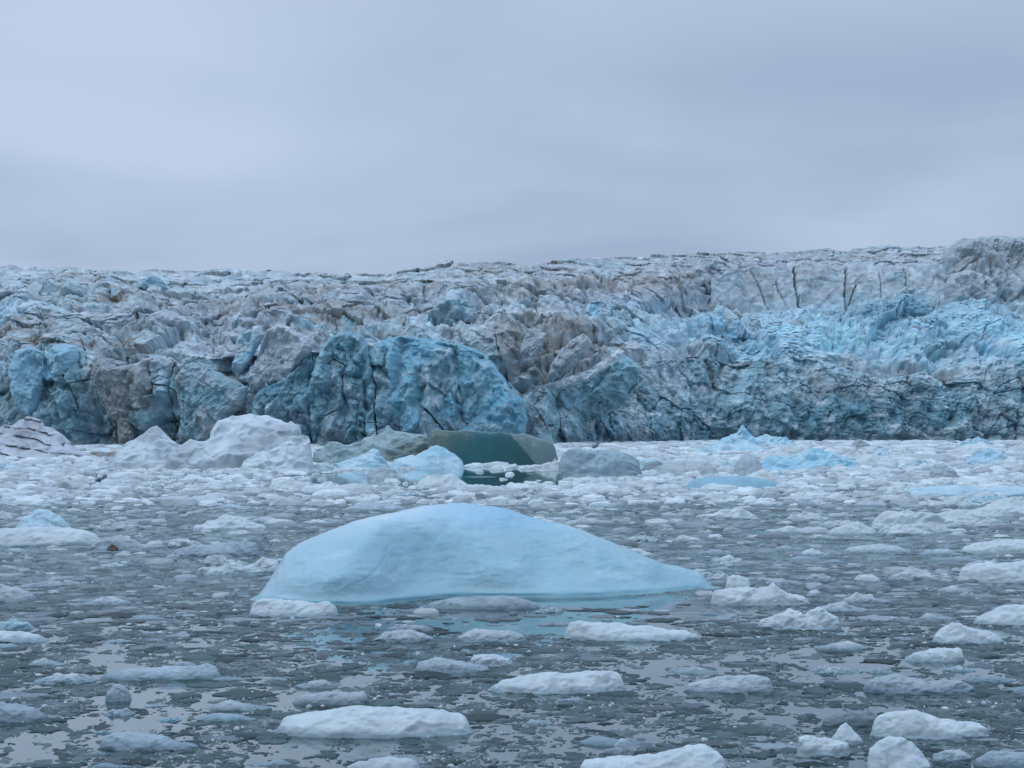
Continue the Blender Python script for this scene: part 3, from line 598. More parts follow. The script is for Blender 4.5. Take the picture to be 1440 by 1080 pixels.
# the big blue iceberg in the foreground
def big_berg():
    crest = [(350,842),(362,832),(378,815),(390,795),(403,775),(420,764),(450,755),(485,742),(505,735),(530,728),(560,720),(590,713),(612,709),(655,707),(690,711),(720,717),(760,731),(800,741),(840,757),(870,770),(900,783),(930,793),(955,797),(985,804),(1000,812),(1012,822)]
    wl = [(350,845),(380,848),(430,851),(480,853),(540,852),(600,846),(640,841),(700,840),(760,842),(820,841),(880,837),(940,833),(980,829),(1012,826)]
    P, F_, C = ice_body(crest, wl, ratio=.42, seed=3, p=1.75, bump=.022, res=(420, 150), smooth=2, peak=.62, backp=1.8, tint=np.array([.30,.50,.575]), tint2=np.array([.36,.56,.63]), undercut=.05)
    H = P[:, 2].max()
    # broad melted facets and two soft ridges running down the near side
    px_ = CX + P[:, 0] * F / P[:, 1]; h = P[:, 2] / H
    up = (P[:, 2] > .02)
    hh = np.clip(h, 0, 1)
    def crease(pts, amp, w):      # a soft fold line running down the near side: (px, height share) points
        p_ = np.array(pts, float); c = np.interp(hh, p_[::-1, 1], p_[::-1, 0]); e = np.abs(px_ - c)
        return amp * (1 - np.sqrt((np.minimum(e, w) / w) ** 2 + .004))
    g = sstep(.03, .30, h) * sstep(1.0, .80, h)
    d = crease([(560,1),(540,.85),(500,.5),(470,.1),(465,0)], .38, 100) + crease([(655,1),(648,.7),(690,.3),(700,0)], .22, 70) - crease([(610,1),(600,.6),(610,.0)], .16, 70)
    d = d + crease([(800,1),(830,.6),(905,.25),(925,0)], .35, 80) - crease([(760,1),(770,.5),(800,0)], .14, 60) + crease([(980,1),(970,.4),(965,0)], .12, 30)
    off, f1, f2, r = voro(P / np.array([1.5, 1.5, .9]) + 4.4, 61)
    soft = sstep(0, .35, f2 - f1)
    d = d + ((off[:, 0] * (r[1] - .5) + off[:, 2] * (r[2] - .5)) * .12) * soft
    off, f1, f2, r = voro(P / np.array([.6, .6, .35]) + 1.4, 67); d = d + (off[:, 0] * (r[1] - .5) + off[:, 2] * (r[2] - .5)) * .07 * sstep(0, .35, f2 - f1)
    for pts in ([(462,.04),(485,.16),(520,.26),(540,.40),(548,.6)], [(905,.45),(912,.28),(925,.18)], [(690,.95),(730,.8),(800,.72),(850,.6)], [(560,.86),(610,.92),(650,.9)]):
        pa = np.array(pts); best = np.full(len(P), 99.)
        for a_, b_ in zip(pa[:-1], pa[1:]):
            e = (b_ - a_) * np.array([1, 130.]); q_ = np.stack([px_ - a_[0], (h - a_[1]) * 130.], 1); t_ = np.clip((q_ @ e) / (e @ e), 0, 1)
            best = np.minimum(best, np.hypot(q_[:, 0] - e[0] * t_, q_[:, 1] - e[1] * t_))
        d = d - sstep(2.2, .3, best + fbm(P / .3, 2, 69) * 1.2) * .014
    d = d + fbm(P / np.array([.45, .45, .16]), 4, 70) * .035
    # thin melt ledges following the old waterlines
    led = np.sin((P[:, 2] * 1.0 + P[:, 0] * .07 + fbm(P / 2.0, 3, 62) * .35) * 21)
    d = d + sstep(.8, 1, led) * .006
    P[:, 1] -= d * g * up; P[:, 2] += d * .25 * g * up
    # scalloped ledge at the waterline
    sc = fbm(P / np.array([.5, .5, .2]), 3, 63)
    P[:, 1] -= (np.exp(-((P[:, 2] - .10) / .05) ** 2) * .05 * (1 + sc)) * up
    # paler tint on the left flank and crest, bluer dense ice toward the upper right
    a = (sstep(560, 420, px_) * .55 + sstep(.1, .5, fbm(P / 1.6, 4, 64)) * .3)[:, None]; a = np.clip(a, 0, .7)
    C = C * (1 - a) + np.array([.44, .64, .72])[None] * a
    cr_ = (sstep(.55, .98, h) * sstep(800, 560, px_) * .8 + sstep(.15, .5, fbm(P / np.array([.9, .9, .25]), 4, 73)) * .25)[:, None]; C = C * (1 - cr_) + np.array([.64, .80, .85])[None] * cr_
    b = (np.exp(-((px_ - 740) / 150) ** 2) * sstep(.55, .95, h) * .7)[:, None]
    C = C * (1 - b) + np.array([.24, .52, .74])[None] * b
    wl_ = (sstep(.10, .01, h + .03 * fbm(P / .8, 3, 68)) * .6)[:, None]; C = C * (1 - wl_) + np.array([.15, .36, .42])[None] * wl_
    C[P[:, 2] < 0] = np.array([.16, .42, .48])
    place('iceberg', (P, F_, np.clip(C, 0, .93)), M_berg, 'large smooth light blue iceberg shaped like a low whaleback in the drifting brash ice', 'iceberg')
big_berg()

def green_wall(P, C, t):
    # olive streaked ice on one side, dark teal in the middle, a lighter wedge on the other side
    h = P[:, 2] / P[:, 2].max()
    a = (sstep(.50, .0, t + .25 * (1 - h) + .25 * fbm(P / 3.0, 4, 77)) * .9)[:, None]; C = C * (1 - a) + np.array([.14, .185, .165])[None] * a
    e = (t - .60 - .22 * (1 - h)); b = (sstep(0, .015, e) * .9)[:, None]
    C = C * (1 - b) + np.array([.15, .235, .24])[None] * b
    return C
BERGS = [
 # name, crest, wl, kwargs, mat, label
 ([(-70,618),(-20,606),(0,600),(22,587),(42,584),(56,590),(60,600),(72,602),(86,611),(100,622),(108,630),(122,634),(132,637)], 645, dict(ratio=.5, seed=5, tint=np.array([.52,.59,.65]), tint2=np.array([.42,.455,.49]), facet=.14, p=1.3, strata=(6.5, 1.6, .5), res=(300, 110)), 'far', 'low white berg with dark dirt stripes under the blue cliff'),
 ([(120,639),(135,635),(150,637),(165,633),(172,638)], 643, dict(ratio=.6, seed=6, tint=SL, tint2=BROWN, facet=.15, res=(60, 30)), 'far', 'small dark ledge of ice next to the dirt striped berg'),
 ([(147,652),(152,642),(165,630),(180,621),(200,612),(212,606),(222,602),(234,612),(250,624),(262,640),(270,655)], 661, dict(ratio=.7, seed=7, tint=WHITE*1.05, tint2=GREY*1.15, facet=.16, p=1.6, res=(200, 100)), 'far', 'pale pyramid shaped berg next to the domed white berg'),
 ([(235,650),(250,634),(262,624),(280,619),(288,612),(295,600),(302,590),(325,581),(350,579),(376,577),(390,584),(402,588),(420,594),(433,606),(436,622),(430,645)], 662, dict(ratio=.55, seed=8, tint=WHITE*1.12, tint2=GREY*1.1, facet=.20, p=2.4, res=(280, 120)), 'far', 'tall domed white berg with a grey green hollow before the blue cliff'),
 ([(340,655),(350,648),(362,640),(378,634),(395,622),(415,615),(434,611),(439,630),(441,652)], 664, dict(ratio=.6, seed=9, tint=WHITE*1.1, tint2=np.array([.38,.50,.53]), facet=.18, p=1.5, res=(150, 70)), 'far', 'wedge shaped pale berg leaning at the foot of the domed berg'),
 ([(436,636),(450,631),(470,622),(490,626),(508,623),(515,614),(530,611),(541,606),(545,599),(554,606),(575,607),(590,605),(600,612),(606,622),(612,640)], 654, dict(ratio=.5, seed=10, tint=np.array([.30,.42,.44]), tint2=np.array([.17,.24,.23]), facet=.16, p=1.8, res=(240, 90), bump=.04), 'clear', 'jagged pale green berg with a pointed tip beside the dark green wall of ice'),
 ([(596,652),(599,640),(602,618),(607,606),(618,604),(632,606),(660,606),(685,609),(700,608),(722,611),(738,610),(752,615),(762,617),(776,622),(786,636),(788,648)], 655, dict(ratio=.35, seed=11, tint=TEAL, tint2=np.array([.03,.10,.11]), facet=.0, p=9.0, lensp=12, colfn=green_wall, res=(260, 90), bump=.02), 'clear', 'long flat topped wall of dark green glassy ice'),
 ([(548,652),(560,645),(575,640),(585,641),(592,637),(600,633),(606,628),(615,627),(628,631),(640,638),(650,648),(655,655)], 659, dict(ratio=.5, seed=12, tint=CY, tint2=PALE, facet=.06, p=1.8, res=(140, 60)), 'far', 'small bright blue berg with a rounded hump before the dark green wall of ice'),
 ([(466,656),(480,650),(496,644),(512,636),(525,630),(532,633),(537,642),(548,655)], 661, dict(ratio=.5, seed=13, tint=PALE, tint2=CY, facet=.15, p=1.6, res=(120, 60)), 'far', 'small pale blue pointed berg before the jagged green berg'),
 ([(516,665),(522,659),(538,657),(554,660),(560,666),(562,670)], 674, dict(ratio=.5, seed=14, tint=SL*1.3, tint2=W2, facet=.10, res=(60, 30)), 'far', 'grey chunk of ice at the edge of the dark open water'),
 ([(782,664),(786,650),(791,636),(800,631),(820,632),(845,632),(862,633),(880,637),(893,641),(901,650),(904,664)], 672, dict(ratio=.45, seed=15, tint=np.array([.33,.45,.51]), tint2=np.array([.25,.35,.40]), facet=.10, p=4.0, res=(180, 80), bump=.03), 'clear', 'block shaped translucent grey blue berg beside the dark open water'),
 ([(900,662),(910,650),(925,648),(938,655),(944,662)], 667, dict(ratio=.5, seed=16, tint=SL, tint2=SL*.8, res=(60, 30)), 'clear', 'low dark grey hump of ice behind the block shaped berg'),
 ([(912,663),(922,656),(940,649),(958,647),(975,650),(990,648),(1005,655),(1012,664)], 669, dict(ratio=.5, seed=17, tint=W2, tint2=SL*1.4, facet=.08, res=(110, 50)), 'far', 'smooth grey white berg between the block shaped berg and the round boulder of ice'),
 ([(1031,664),(1033,655),(1037,647),(1044,641),(1052,638),(1061,640),(1068,647),(1072,655),(1074,664)], 669, dict(ratio=.8, seed=18, tint=W2, tint2=SL*1.5, p=2.2, lensp=2, smooth=4, res=(90, 50), bump=.05, facet=.03), 'far', 'round grey white boulder of floating ice'),
 ([(962,684),(975,674),(1000,670),(1030,669),(1060,671),(1085,675),(1098,684)], 689, dict(ratio=.4, seed=19, tint=CY*.85, tint2=CY*.75, p=3, res=(160, 50), bump=.02), 'far', 'long smooth light blue slab of ice before the round boulder of ice'),
 ([(1060,654),(1075,645),(1090,640),(1105,644),(1118,640),(1132,633),(1150,630),(1165,637),(1180,640),(1192,644),(1204,650),(1212,657)], 661, dict(ratio=.5, seed=20, tint=CY*1.02, tint2=PALE, facet=.16, p=1.5, res=(200, 70)), 'far', 'long light blue berg with several humps'),
 ([(1000,624),(1008,618),(1020,614),(1030,612),(1037,607),(1043,598),(1050,604),(1062,612),(1072,611),(1090,614),(1108,618),(1118,624)], 628, dict(ratio=.5, seed=21, tint=PALE, tint2=CY*1.05, facet=.25, p=1.3, res=(180, 60)), 'far', 'heap of crushed pale blue ice at the foot of the glacier front'),
 ([(985,632),(1005,626),(1035,624),(1060,627),(1080,632)], 636, dict(ratio=.5, seed=22, tint=CY*1.1, tint2=PALE, res=(110, 40)), 'far', 'low pale turquoise slab before the heap of crushed ice'),
 ([(1352,652),(1365,640),(1378,634),(1390,630),(1402,634),(1415,641),(1432,646),(1440,652)], 658, dict(ratio=.5, seed=23, tint=PALE, tint2=CY, facet=.18, p=1.5, res=(140, 50)), 'far', 'hummocky pale blue berg nearest the right edge below the glacier'),
 ([(1306,664),(1312,655),(1325,652),(1338,658),(1346,664),(1348,670)], 673, dict(ratio=.6, seed=24, tint=W2, tint2=SL*1.5, facet=.15, res=(80, 40)), 'far', 'grey angular chunk below the hummocky pale blue berg'),
 ([(1196,626),(1203,620),(1210,617),(1218,622),(1224,627)], 630, dict(ratio=.7, seed=25, tint=W2*.8, tint2=SL*1.3, facet=.2, res=(60, 40)), 'far', 'small grey pointed chunk close to the foot of the rough cliff'),
 ([(1350,622),(1362,617),(1375,615),(1388,619),(1400,623)], 626, dict(ratio=.5, seed=26, tint=PALE, tint2=CY, facet=.25, res=(80, 40)), 'far', 'small pale heap of ice touching the rough cliff'),
]
for (cr, wl, kw, mt, lab) in BERGS:
    place('iceberg', ice_body(cr, wl, **kw), {'far': M_far, 'clear': M_clear}[mt], lab, 'iceberg')

FLOES = [
 ([(386,1022),(400,1008),(425,1003),(455,1000),(490,995),(530,994),(580,996),(630,999),(650,1003),(667,1014)], 1038, 'long flat white floe with a pointed tip low in front of the big blue iceberg', dict(seed=101, p=3.2, ratio=.28)),
 ([(684,968),(710,955),(745,948),(770,945),(790,948),(820,944),(850,942),(868,946),(880,958),(882,970)], 976, 'smooth white floe tapering to one side, between the long flat floe and the blue iceberg', dict(seed=102, p=3.0, ratio=.30)),
 ([(791,880),(806,874),(818,872),(832,876),(860,876),(890,879),(930,883),(965,888),(988,894)], 902, 'long pale floe with a raised head just in front of the big blue iceberg', dict(seed=103, p=2.8, ratio=.25)),
 ([(812,1070),(840,1064),(870,1062),(900,1062),(940,1057),(965,1050),(990,1047),(1010,1056),(1026,1072)], 1098, 'bright white floe with a steep end cut by the bottom edge of the picture', dict(seed=104, p=3, ratio=.35)),
 ([(862,1062),(864,1048),(872,1039),(882,1038),(889,1046),(893,1060)], 1066, 'small upright dome of clear ice beside the steep ended floe', dict(seed=105, p=4, ratio=.6, tint=SL*1.5, tint2=W2*.8)),
 ([(1120,1046),(1124,1034),(1135,1033),(1150,1036),(1165,1037),(1182,1042),(1195,1046)], 1066, 'angular white slab, one of a cluster low in the corner', dict(seed=106, p=5, ratio=.35, facet=.12)),
 ([(1166,1042),(1174,1030),(1182,1019),(1189,1014),(1197,1022),(1207,1034),(1215,1044)], 1048, 'small white pyramid of ice standing behind the angular slab', dict(seed=107, p=1.2, ratio=.5, facet=.05)),
 ([(1218,1056),(1232,1044),(1250,1036),(1268,1035),(1285,1044),(1302,1062),(1310,1078)], 1092, 'rounded white mound of ice beside the angular slab and pyramid', dict(seed=108, p=1.8, ratio=.5)),
 ([(1222,1024),(1235,1008),(1252,1000),(1285,999),(1300,1004),(1320,1010),(1350,1013),(1375,1018),(1392,1028)], 1040, 'long grey white floe with a sharp edge above the cluster of the corner', dict(seed=109, p=3.5, ratio=.28)),
 ([(1310,898),(1322,884),(1338,876),(1352,878),(1370,883),(1390,888),(1408,897),(1412,902)], 906, 'white floe with a high peak, in front of the wedge at the right edge', dict(seed=110, p=1.6, ratio=.35)),
 ([(1270,926),(1290,917),(1320,911),(1345,911),(1356,914)], 931, 'thin tilted white plate of ice below the floe with a high peak', dict(seed=111, p=3, ratio=.35)),
 ([(1368,872),(1385,862),(1405,853),(1420,849),(1440,851),(1470,858),(1490,870)], 880, 'broad white wedge of ice cut by the right edge', dict(seed=112, p=1.8, ratio=.35)),
 ([(1064,874),(1072,869),(1085,868),(1098,864),(1110,856),(1122,858),(1132,862),(1142,858),(1152,855),(1165,862),(1180,868),(1184,876)], 886, 'lumpy white floe with two humps and a notched edge', dict(seed=113, p=2.4, ratio=.35, facet=.14, bump=.10)),
 ([(998,836),(1004,830),(1020,826),(1036,828),(1056,829),(1066,829),(1074,824),(1080,825),(1086,818),(1096,828),(1106,834),(1125,838),(1142,846)], 852, 'white floe with jagged teeth beside the right tip of the big blue iceberg', dict(seed=114, p=3.0, ratio=.3, facet=.10)),
 ([(1019,828),(1022,815),(1030,809),(1040,808),(1052,812),(1058,820),(1056,828)], 834, 'round white ball of ice sitting on the floe with jagged teeth', dict(seed=115, p=4, ratio=.7, bump=.03)),
 ([(1346,812),(1354,798),(1368,793),(1382,792),(1392,786),(1400,792),(1420,790),(1440,788),(1480,788),(1500,800)], 821, 'big white block of ice cut by the right edge, above the broad wedge', dict(seed=116, p=3.2, ratio=.35, facet=.08)),
 ([(1134,838),(1140,830),(1150,829),(1155,836)], 840, 'small white lump just past the end of the floe with jagged teeth', dict(seed=117)),
 ([(349,860),(356,848),(368,841),(385,841),(405,844),(425,846),(445,850),(462,848),(478,857)], 868, 'lumpy bright white floe touching the left end of the big blue iceberg', dict(seed=118, p=2.6, ratio=.35, bump=.09)),
 ([(274,802),(290,798),(305,797),(312,796),(318,790),(326,788),(335,792),(345,796),(360,790),(372,785),(388,786),(396,797)], 809, 'crumbly white floe with small blocks left of the big blue iceberg', dict(seed=119, p=2.4, ratio=.3, facet=.22, bump=.1)),
 ([(-60,752),(-20,744),(20,742),(50,741),(70,740),(95,742),(115,746),(132,751),(146,758)], 768, 'long bright white floe at the left edge', dict(seed=120, p=3, ratio=.3, bump=.05)),
 ([(20,742),(32,731),(42,722),(55,716),(70,719),(85,727),(96,738),(104,744)], 750, 'pale hump of ice behind the long bright floe at the left edge', dict(seed=121, p=1.8, ratio=.5, tint=PALE)),
 ([(126,768),(140,759),(155,754),(172,753),(188,760),(200,766),(210,770)], 776, 'grey floe holding a brown stone next to the long bright floe', dict(seed=122, p=2, ratio=.4, tint=W2*.9, tint2=SL*1.3)),
 ([(238,780),(258,770),(290,766),(325,764),(345,760),(360,763),(366,772)], 784, 'smooth grey slab of ice with a raised end', dict(seed=123, p=3, ratio=.35, tint=SL*1.45, tint2=SL*1.2)),
 ([(270,742),(290,735),(305,730),(318,724),(328,727),(345,729),(360,734),(376,742)], 747, 'white floe with a small peak behind the crumbly floe', dict(seed=124, p=1.8, ratio=.4, facet=.12)),
 ([(148,982),(152,972),(160,965),(170,964),(180,970),(185,982)], 987, 'small cloudy grey dome of ice in open water', dict(seed=125, p=3.5, ratio=.7, tint=SL*1.4, tint2=SL*1.3)),
 ([(583,934),(600,927),(618,925),(632,927),(650,930),(670,934),(690,940)], 946, 'grey white floe with a paler head between the smooth floe and the iceberg', dict(seed=126, p=2.2, ratio=.3, tint=W2*.95, tint2=SL*1.4)),
 ([(660,932),(666,920),(680,919),(700,921),(715,926),(722,932)], 938, 'small white slab with a frosted top near the grey white floe', dict(seed=127, p=3, ratio=.35, facet=.15)),
 ([(640,898),(655,889),(668,884),(690,886),(715,887),(735,893),(742,899)], 904, 'small pale floe with a white knob in the teal water', dict(seed=128, p=2.4, ratio=.35, facet=.12, tint=W2)),
 ([(524,898),(540,890),(555,886),(575,885),(592,890),(612,898)], 903, 'small crusty pale floe in the teal water', dict(seed=129, p=2.2, ratio=.4, facet=.2, tint=W2)),
 ([(545,885),(560,878),(580,879),(600,880),(612,885)], 889, 'thin crusty strip of ice behind the small crusty floe', dict(seed=130, p=2.2, ratio=.4, facet=.2, tint=W2*.9)),
 ([(962,966),(985,957),(1010,951),(1040,950),(1065,948),(1080,954),(1090,966)], 975, 'wide grey white floe right of the smooth tapering floe', dict(seed=131, p=2.6, ratio=.3, tint=W2*1.05)),
 ([(1212,964),(1230,953),(1258,948),(1290,954),(1310,960),(1330,955),(1355,958),(1372,966)], 976, 'wide patch of frozen icy slush with a small knob', dict(seed=132, p=2.6, ratio=.35, tint=W2*.85, tint2=SL*1.3, facet=.18)),
 ([(596,852),(615,845),(645,840),(690,838),(725,839),(742,843),(762,851)], 857, 'low grey glassy floe right under the near side of the big blue iceberg', dict(seed=133, p=2.4, ratio=.25, tint=SL*1.1, tint2=SL*1.4)),
 ([(1160,748),(1185,738),(1205,733),(1220,740),(1235,748)], 752, 'pointed white floe beside the wide heaped floe', dict(seed=134, p=1.8, ratio=.4)),
 ([(1222,740),(1232,728),(1248,719),(1275,718),(1288,723),(1298,720),(1310,724),(1325,733),(1335,742)], 750, 'wide heaped white floe with a bumpy top', dict(seed=135, p=2.0, ratio=.4, facet=.14)),
 ([(1305,730),(1330,719),(1355,716),(1380,722),(1400,732)], 737, 'smooth white hump behind the wide heaped floe', dict(seed=136, p=1.8, ratio=.4)),
 ([(1350,772),(1370,763),(1400,759),(1430,758),(1470,762),(1490,770)], 779, 'broad smooth white floe at the right edge above the big white block', dict(seed=137, p=3, ratio=.35)),
 ([(1185,774),(1200,768),(1235,765),(1260,768),(1282,775)], 778, 'low pale floe below the wide heaped floe', dict(seed=138, p=2.4, ratio=.35, tint=W2*1.1)),
 ([(1258,694),(1280,688),(1310,684),(1345,682),(1380,685),(1420,684),(1470,688)], 699, 'very long light blue floe low across the far brash', dict(seed=139, p=2.4, ratio=.25, tint=PALE, facet=.08)),
 ([(1362,720),(1385,712),(1405,702),(1425,700),(1450,702),(1470,712)], 728, 'high white floe at the right edge behind the brash', dict(seed=140, p=2, ratio=.4, facet=.1)),
 ([(140,950),(175,942),(215,938),(260,937),(290,934),(306,938),(312,948)], 957, 'long low grey slab of waterlogged ice in the open water', dict(seed=141, p=3, ratio=.28, tint=SL*1.6, tint2=SL*1.4)),
 ([(410,986),(430,976),(460,973),(490,974),(512,972),(520,980)], 992, 'pale wet floe above the long flat white floe', dict(seed=142, p=3, ratio=.3, tint=W2*.9, facet=.1)),
 ([(484,1080),(500,1072),(530,1066),(560,1064),(580,1068),(595,1080)], 1092, 'white floe at the bottom edge before the long flat white floe', dict(seed=143, p=2.5, ratio=.35, tint=W2*1.1)),
 ([(-50,835),(-20,826),(0,822),(20,824),(40,832),(52,840)], 846, 'pale rounded floe at the left edge in the grey slush', dict(seed=144, p=2.2, ratio=.35, tint=W2)),
 ([(-60,895),(-30,889),(0,887),(30,888),(55,893),(70,900)], 904, 'flat white floe at the left edge below the rounded one', dict(seed=145, p=3, ratio=.3)),
 ([(-70,1005),(-30,992),(0,988),(25,990),(48,996),(70,1008)], 1016, 'large dull grey floe at the left edge, low in the view', dict(seed=146, p=3, ratio=.35, tint=SL*1.3, tint2=SL*1.15)),
 ([(140,1040),(155,1032),(190,1030),(225,1034),(250,1044),(280,1048)], 1056, 'dull grey waterlogged floe in the lower left', dict(seed=147, p=3, ratio=.35, tint=SL*1.5, tint2=SL*1.3)),
 ([(1155,1012),(1175,1004),(1195,1000),(1225,1000),(1240,1010)], 1024, 'dark grey glassy slab touching the long grey white floe', dict(seed=148, p=3, ratio=.35, tint=SL*.9, tint2=SL*.7)),
 ([(1310,1062),(1330,1055),(1350,1053),(1362,1060),(1366,1068)], 1074, 'small shiny plate of ice beside the rounded mound', dict(seed=149, p=3, ratio=.4, facet=.2, tint=W2)),
 ([(1368,1070),(1390,1058),(1420,1056),(1450,1060),(1470,1068)], 1080, 'translucent grey plate near the bottom right corner', dict(seed=150, p=3, ratio=.35, tint=SL*1.4)),
 ([(1280,880),(1292,869)], 0, '', None),
 ([(1288,874),(1300,862),(1318,855),(1340,858),(1358,864),(1368,872)], 0, '', None),
 ([(1330,862),(1345,855),(1360,853),(1370,860)], 0, '', None),
]
HAND = []
def floe(cr, wl, lab, kw, group=None, mat=None):
    kw = dict(kw); kw.setdefault('tint', W1); kw.setdefault('res', (90, 44)); kw.setdefault('lip', .0); kw.setdefault('facet', .08); kw.setdefault('bump', .08)
    b = ice_body(cr, wl, **kw)
    P = b[0]; HAND.append((P[:, 0].min(), P[:, 0].max(), P[:, 1].min(), P[:, 1].max()))
    return place('ice_floe', b, mat or M_floe, lab, 'ice floe', group)
FO = {}
for f_ in FLOES:
    if f_[3] is None: continue
    FO[f_[3]['seed']] = floe(*f_)
# brown stone frozen into the grey floe
st = ice_body([(152,772),(154,768),(159,766),(164,767),(168,772)], 776, ratio=.7, seed=160, tint=np.array([.13,.10,.09]), tint2=np.array([.07,.06,.055]), p=3, res=(26, 16), facet=.2, sub=False)
P_, Fc, Cc = st; d_ = FO[122]
P_ = P_ - np.array(d_.location); P_[:, 1] -= .12; P_[:, 2] += .01
link('stone', mesh_np('stone', P_, Fc, Cc, M_far), parent=d_)

# ------------------------------------------------------------------ drifting brash ice
rng = np.random.RandomState(11)
EXCL = []          # ellipses (x, y, a, b) kept clear: the bergs and the floes
for o in list(bpy.data.objects):
    if o.name.startswith(('iceberg', 'ice_floe')):
        bb = np.array([v[:] for v in o.bound_box]) + np.array(o.location)
        k = .92 if o.name.startswith('iceberg') else .85
        EXCL.append(((bb[:, 0].min() + bb[:, 0].max()) / 2, (bb[:, 1].min() + bb[:, 1].max()) / 2, (bb[:, 0].max() - bb[:, 0].min()) / 2 * k, (bb[:, 1].max() - bb[:, 1].min()) / 2 * k))
EXCL = np.array(EXCL)
def clear(x, y, m=0.0):
    ok = np.ones(len(x), bool)
    for cx, cy, a, b in EXCL: ok &= ((x - cx) / (a + m)) ** 2 + ((y - cy) / (b + m)) ** 2 > 1
    px = CX + x * F / y; row = HOR + F * EYE / y
    q = np.stack([px / 25, row / 5, px * 0], 1); w = fbm(q, 3, 5)
    strip = (np.abs((px - 615) / 185) ** 4 + np.abs((row - 673 - 2 * w + (px - 615) * .012) / 13) ** 2 < 1) | (((px - 1070) / 45) ** 2 + ((row - 668) / 6.0) ** 2 < 1)
    near = ((px - 800) / 260) ** 2 + ((row - 864 + (px - 800) * .02) / 24) ** 2 < 1 + .5 * w            # teal open water in front of the big berg
    keep = rng.rand(len(x))
    return ok & ~(strip & (keep > .06)) & ~(near & (keep > .30))
def cloud(x, y, s=0, k=1.0):
    return fbm(np.stack([x * .55 * k, y * .28 * k, x * 0 + s], 1), 4, s)

def template(n, na, rings, seed, round_=.5):
    out = []
    r_ = np.random.RandomState(seed)
    for i in range(n):
        a = np.linspace(0, 2 * math.pi, na, endpoint=False)
        rad = .82 + .18 * np.cos(a * 2 + r_.rand() * 6) * r_.rand() + r_.uniform(-.26, .16, na) * round_ * 2 * .8
        tilt = r_.uniform(-.35, .35, 2); co = []
        for (rr, h) in rings:
            jr = r_.uniform(-.08, .08, na) * (rr < .99); jh = r_.uniform(-.22, .22, na) * (h > .3)
            x = np.cos(a) * rad * (rr + jr); y = np.sin(a) * rad * (rr + jr)
            co.append(np.stack([x, y, np.where(h > .05, np.maximum(h * (1 + jh + tilt[0] * x + tilt[1] * y), .08), h) + x * 0], 1))
        co.append(np.array([[0, 0, 1 + r_.uniform(-.2, .3)]]))
        out.append(np.concatenate(co))
    nr = len(rings); fs = []
    for k in range(nr - 1):
        for i in range(na):
            j = (i + 1) % na; fs.append((k * na + i, k * na + j, (k + 1) * na + j, (k + 1) * na + i))
    c = nr * na
    for i in range(0, na, 1):
        j = (i + 1) % na; fs.append((((nr - 1) * na) + i, ((nr - 1) * na) + j, c, c))
    return np.array(out), fs
def scatter(name, label, T, x, y, wx, wy, h, colr, mat, smooth=False, z0=None):
    tv, fs = T; n = len(x); k = tv.shape[1]
    idx = rng.randint(0, len(tv), n); an = rng.uniform(0, 2 * math.pi, n)
    V = tv[idx].copy()
    c, s_ = np.cos(an)[:, None], np.sin(an)[:, None]
    vx = V[:, :, 0] * c - V[:, :, 1] * s_; vy = V[:, :, 0] * s_ + V[:, :, 1] * c
    P = np.stack([vx * wx[:, None] + x[:, None], vy * wy[:, None] + y[:, None], V[:, :, 2] * h[:, None] + (0 if z0 is None else z0[:, None])], -1)
    C = np.repeat(colr[:, None, :], k, 1) * (1 + rng.uniform(-.10, .10, (n, k, 1)))
    quads = [f for f in fs if f[2] != f[3]]; tris = [f[:3] for f in fs if f[2] == f[3]]
    # triangles everywhere keeps one face size
    tri = np.array([(a, b, c_) for a, b, c_, d in quads] + [(a, c_, d) for a, b, c_, d in quads] + tris)
    Fc = (tri[None] + (np.arange(n) * k)[:, None, None]).reshape(-1, 3)
    me = mesh_np(name, P.reshape(-1, 3), Fc, C.reshape(-1, 3), mat, smooth)
    return link(name, me, label=label, kind='stuff')
def sample(n, r0, r1, bias=1.0, wide=2.1):
    row = r0 + (r1 - r0) * rng.rand(n) ** bias
    px = CX + (rng.rand(n) - .5) * 1440 * wide
    y = dist(row); return X(px, y), y, row, px
RW = [(1.0, -.5), (1.0, .25), (.86, .75), (.5, 1.0)]
RS = [(1.0, -.8), (1.0, .35), (.8, .85), (.4, 1.0)]
TW = template(50, 10, RW, 1, .55); TS = template(80, 17, RS, 2, 1.0); TC = template(20, 5, [(1.0, -.3), (.8, .6)], 3, .9)

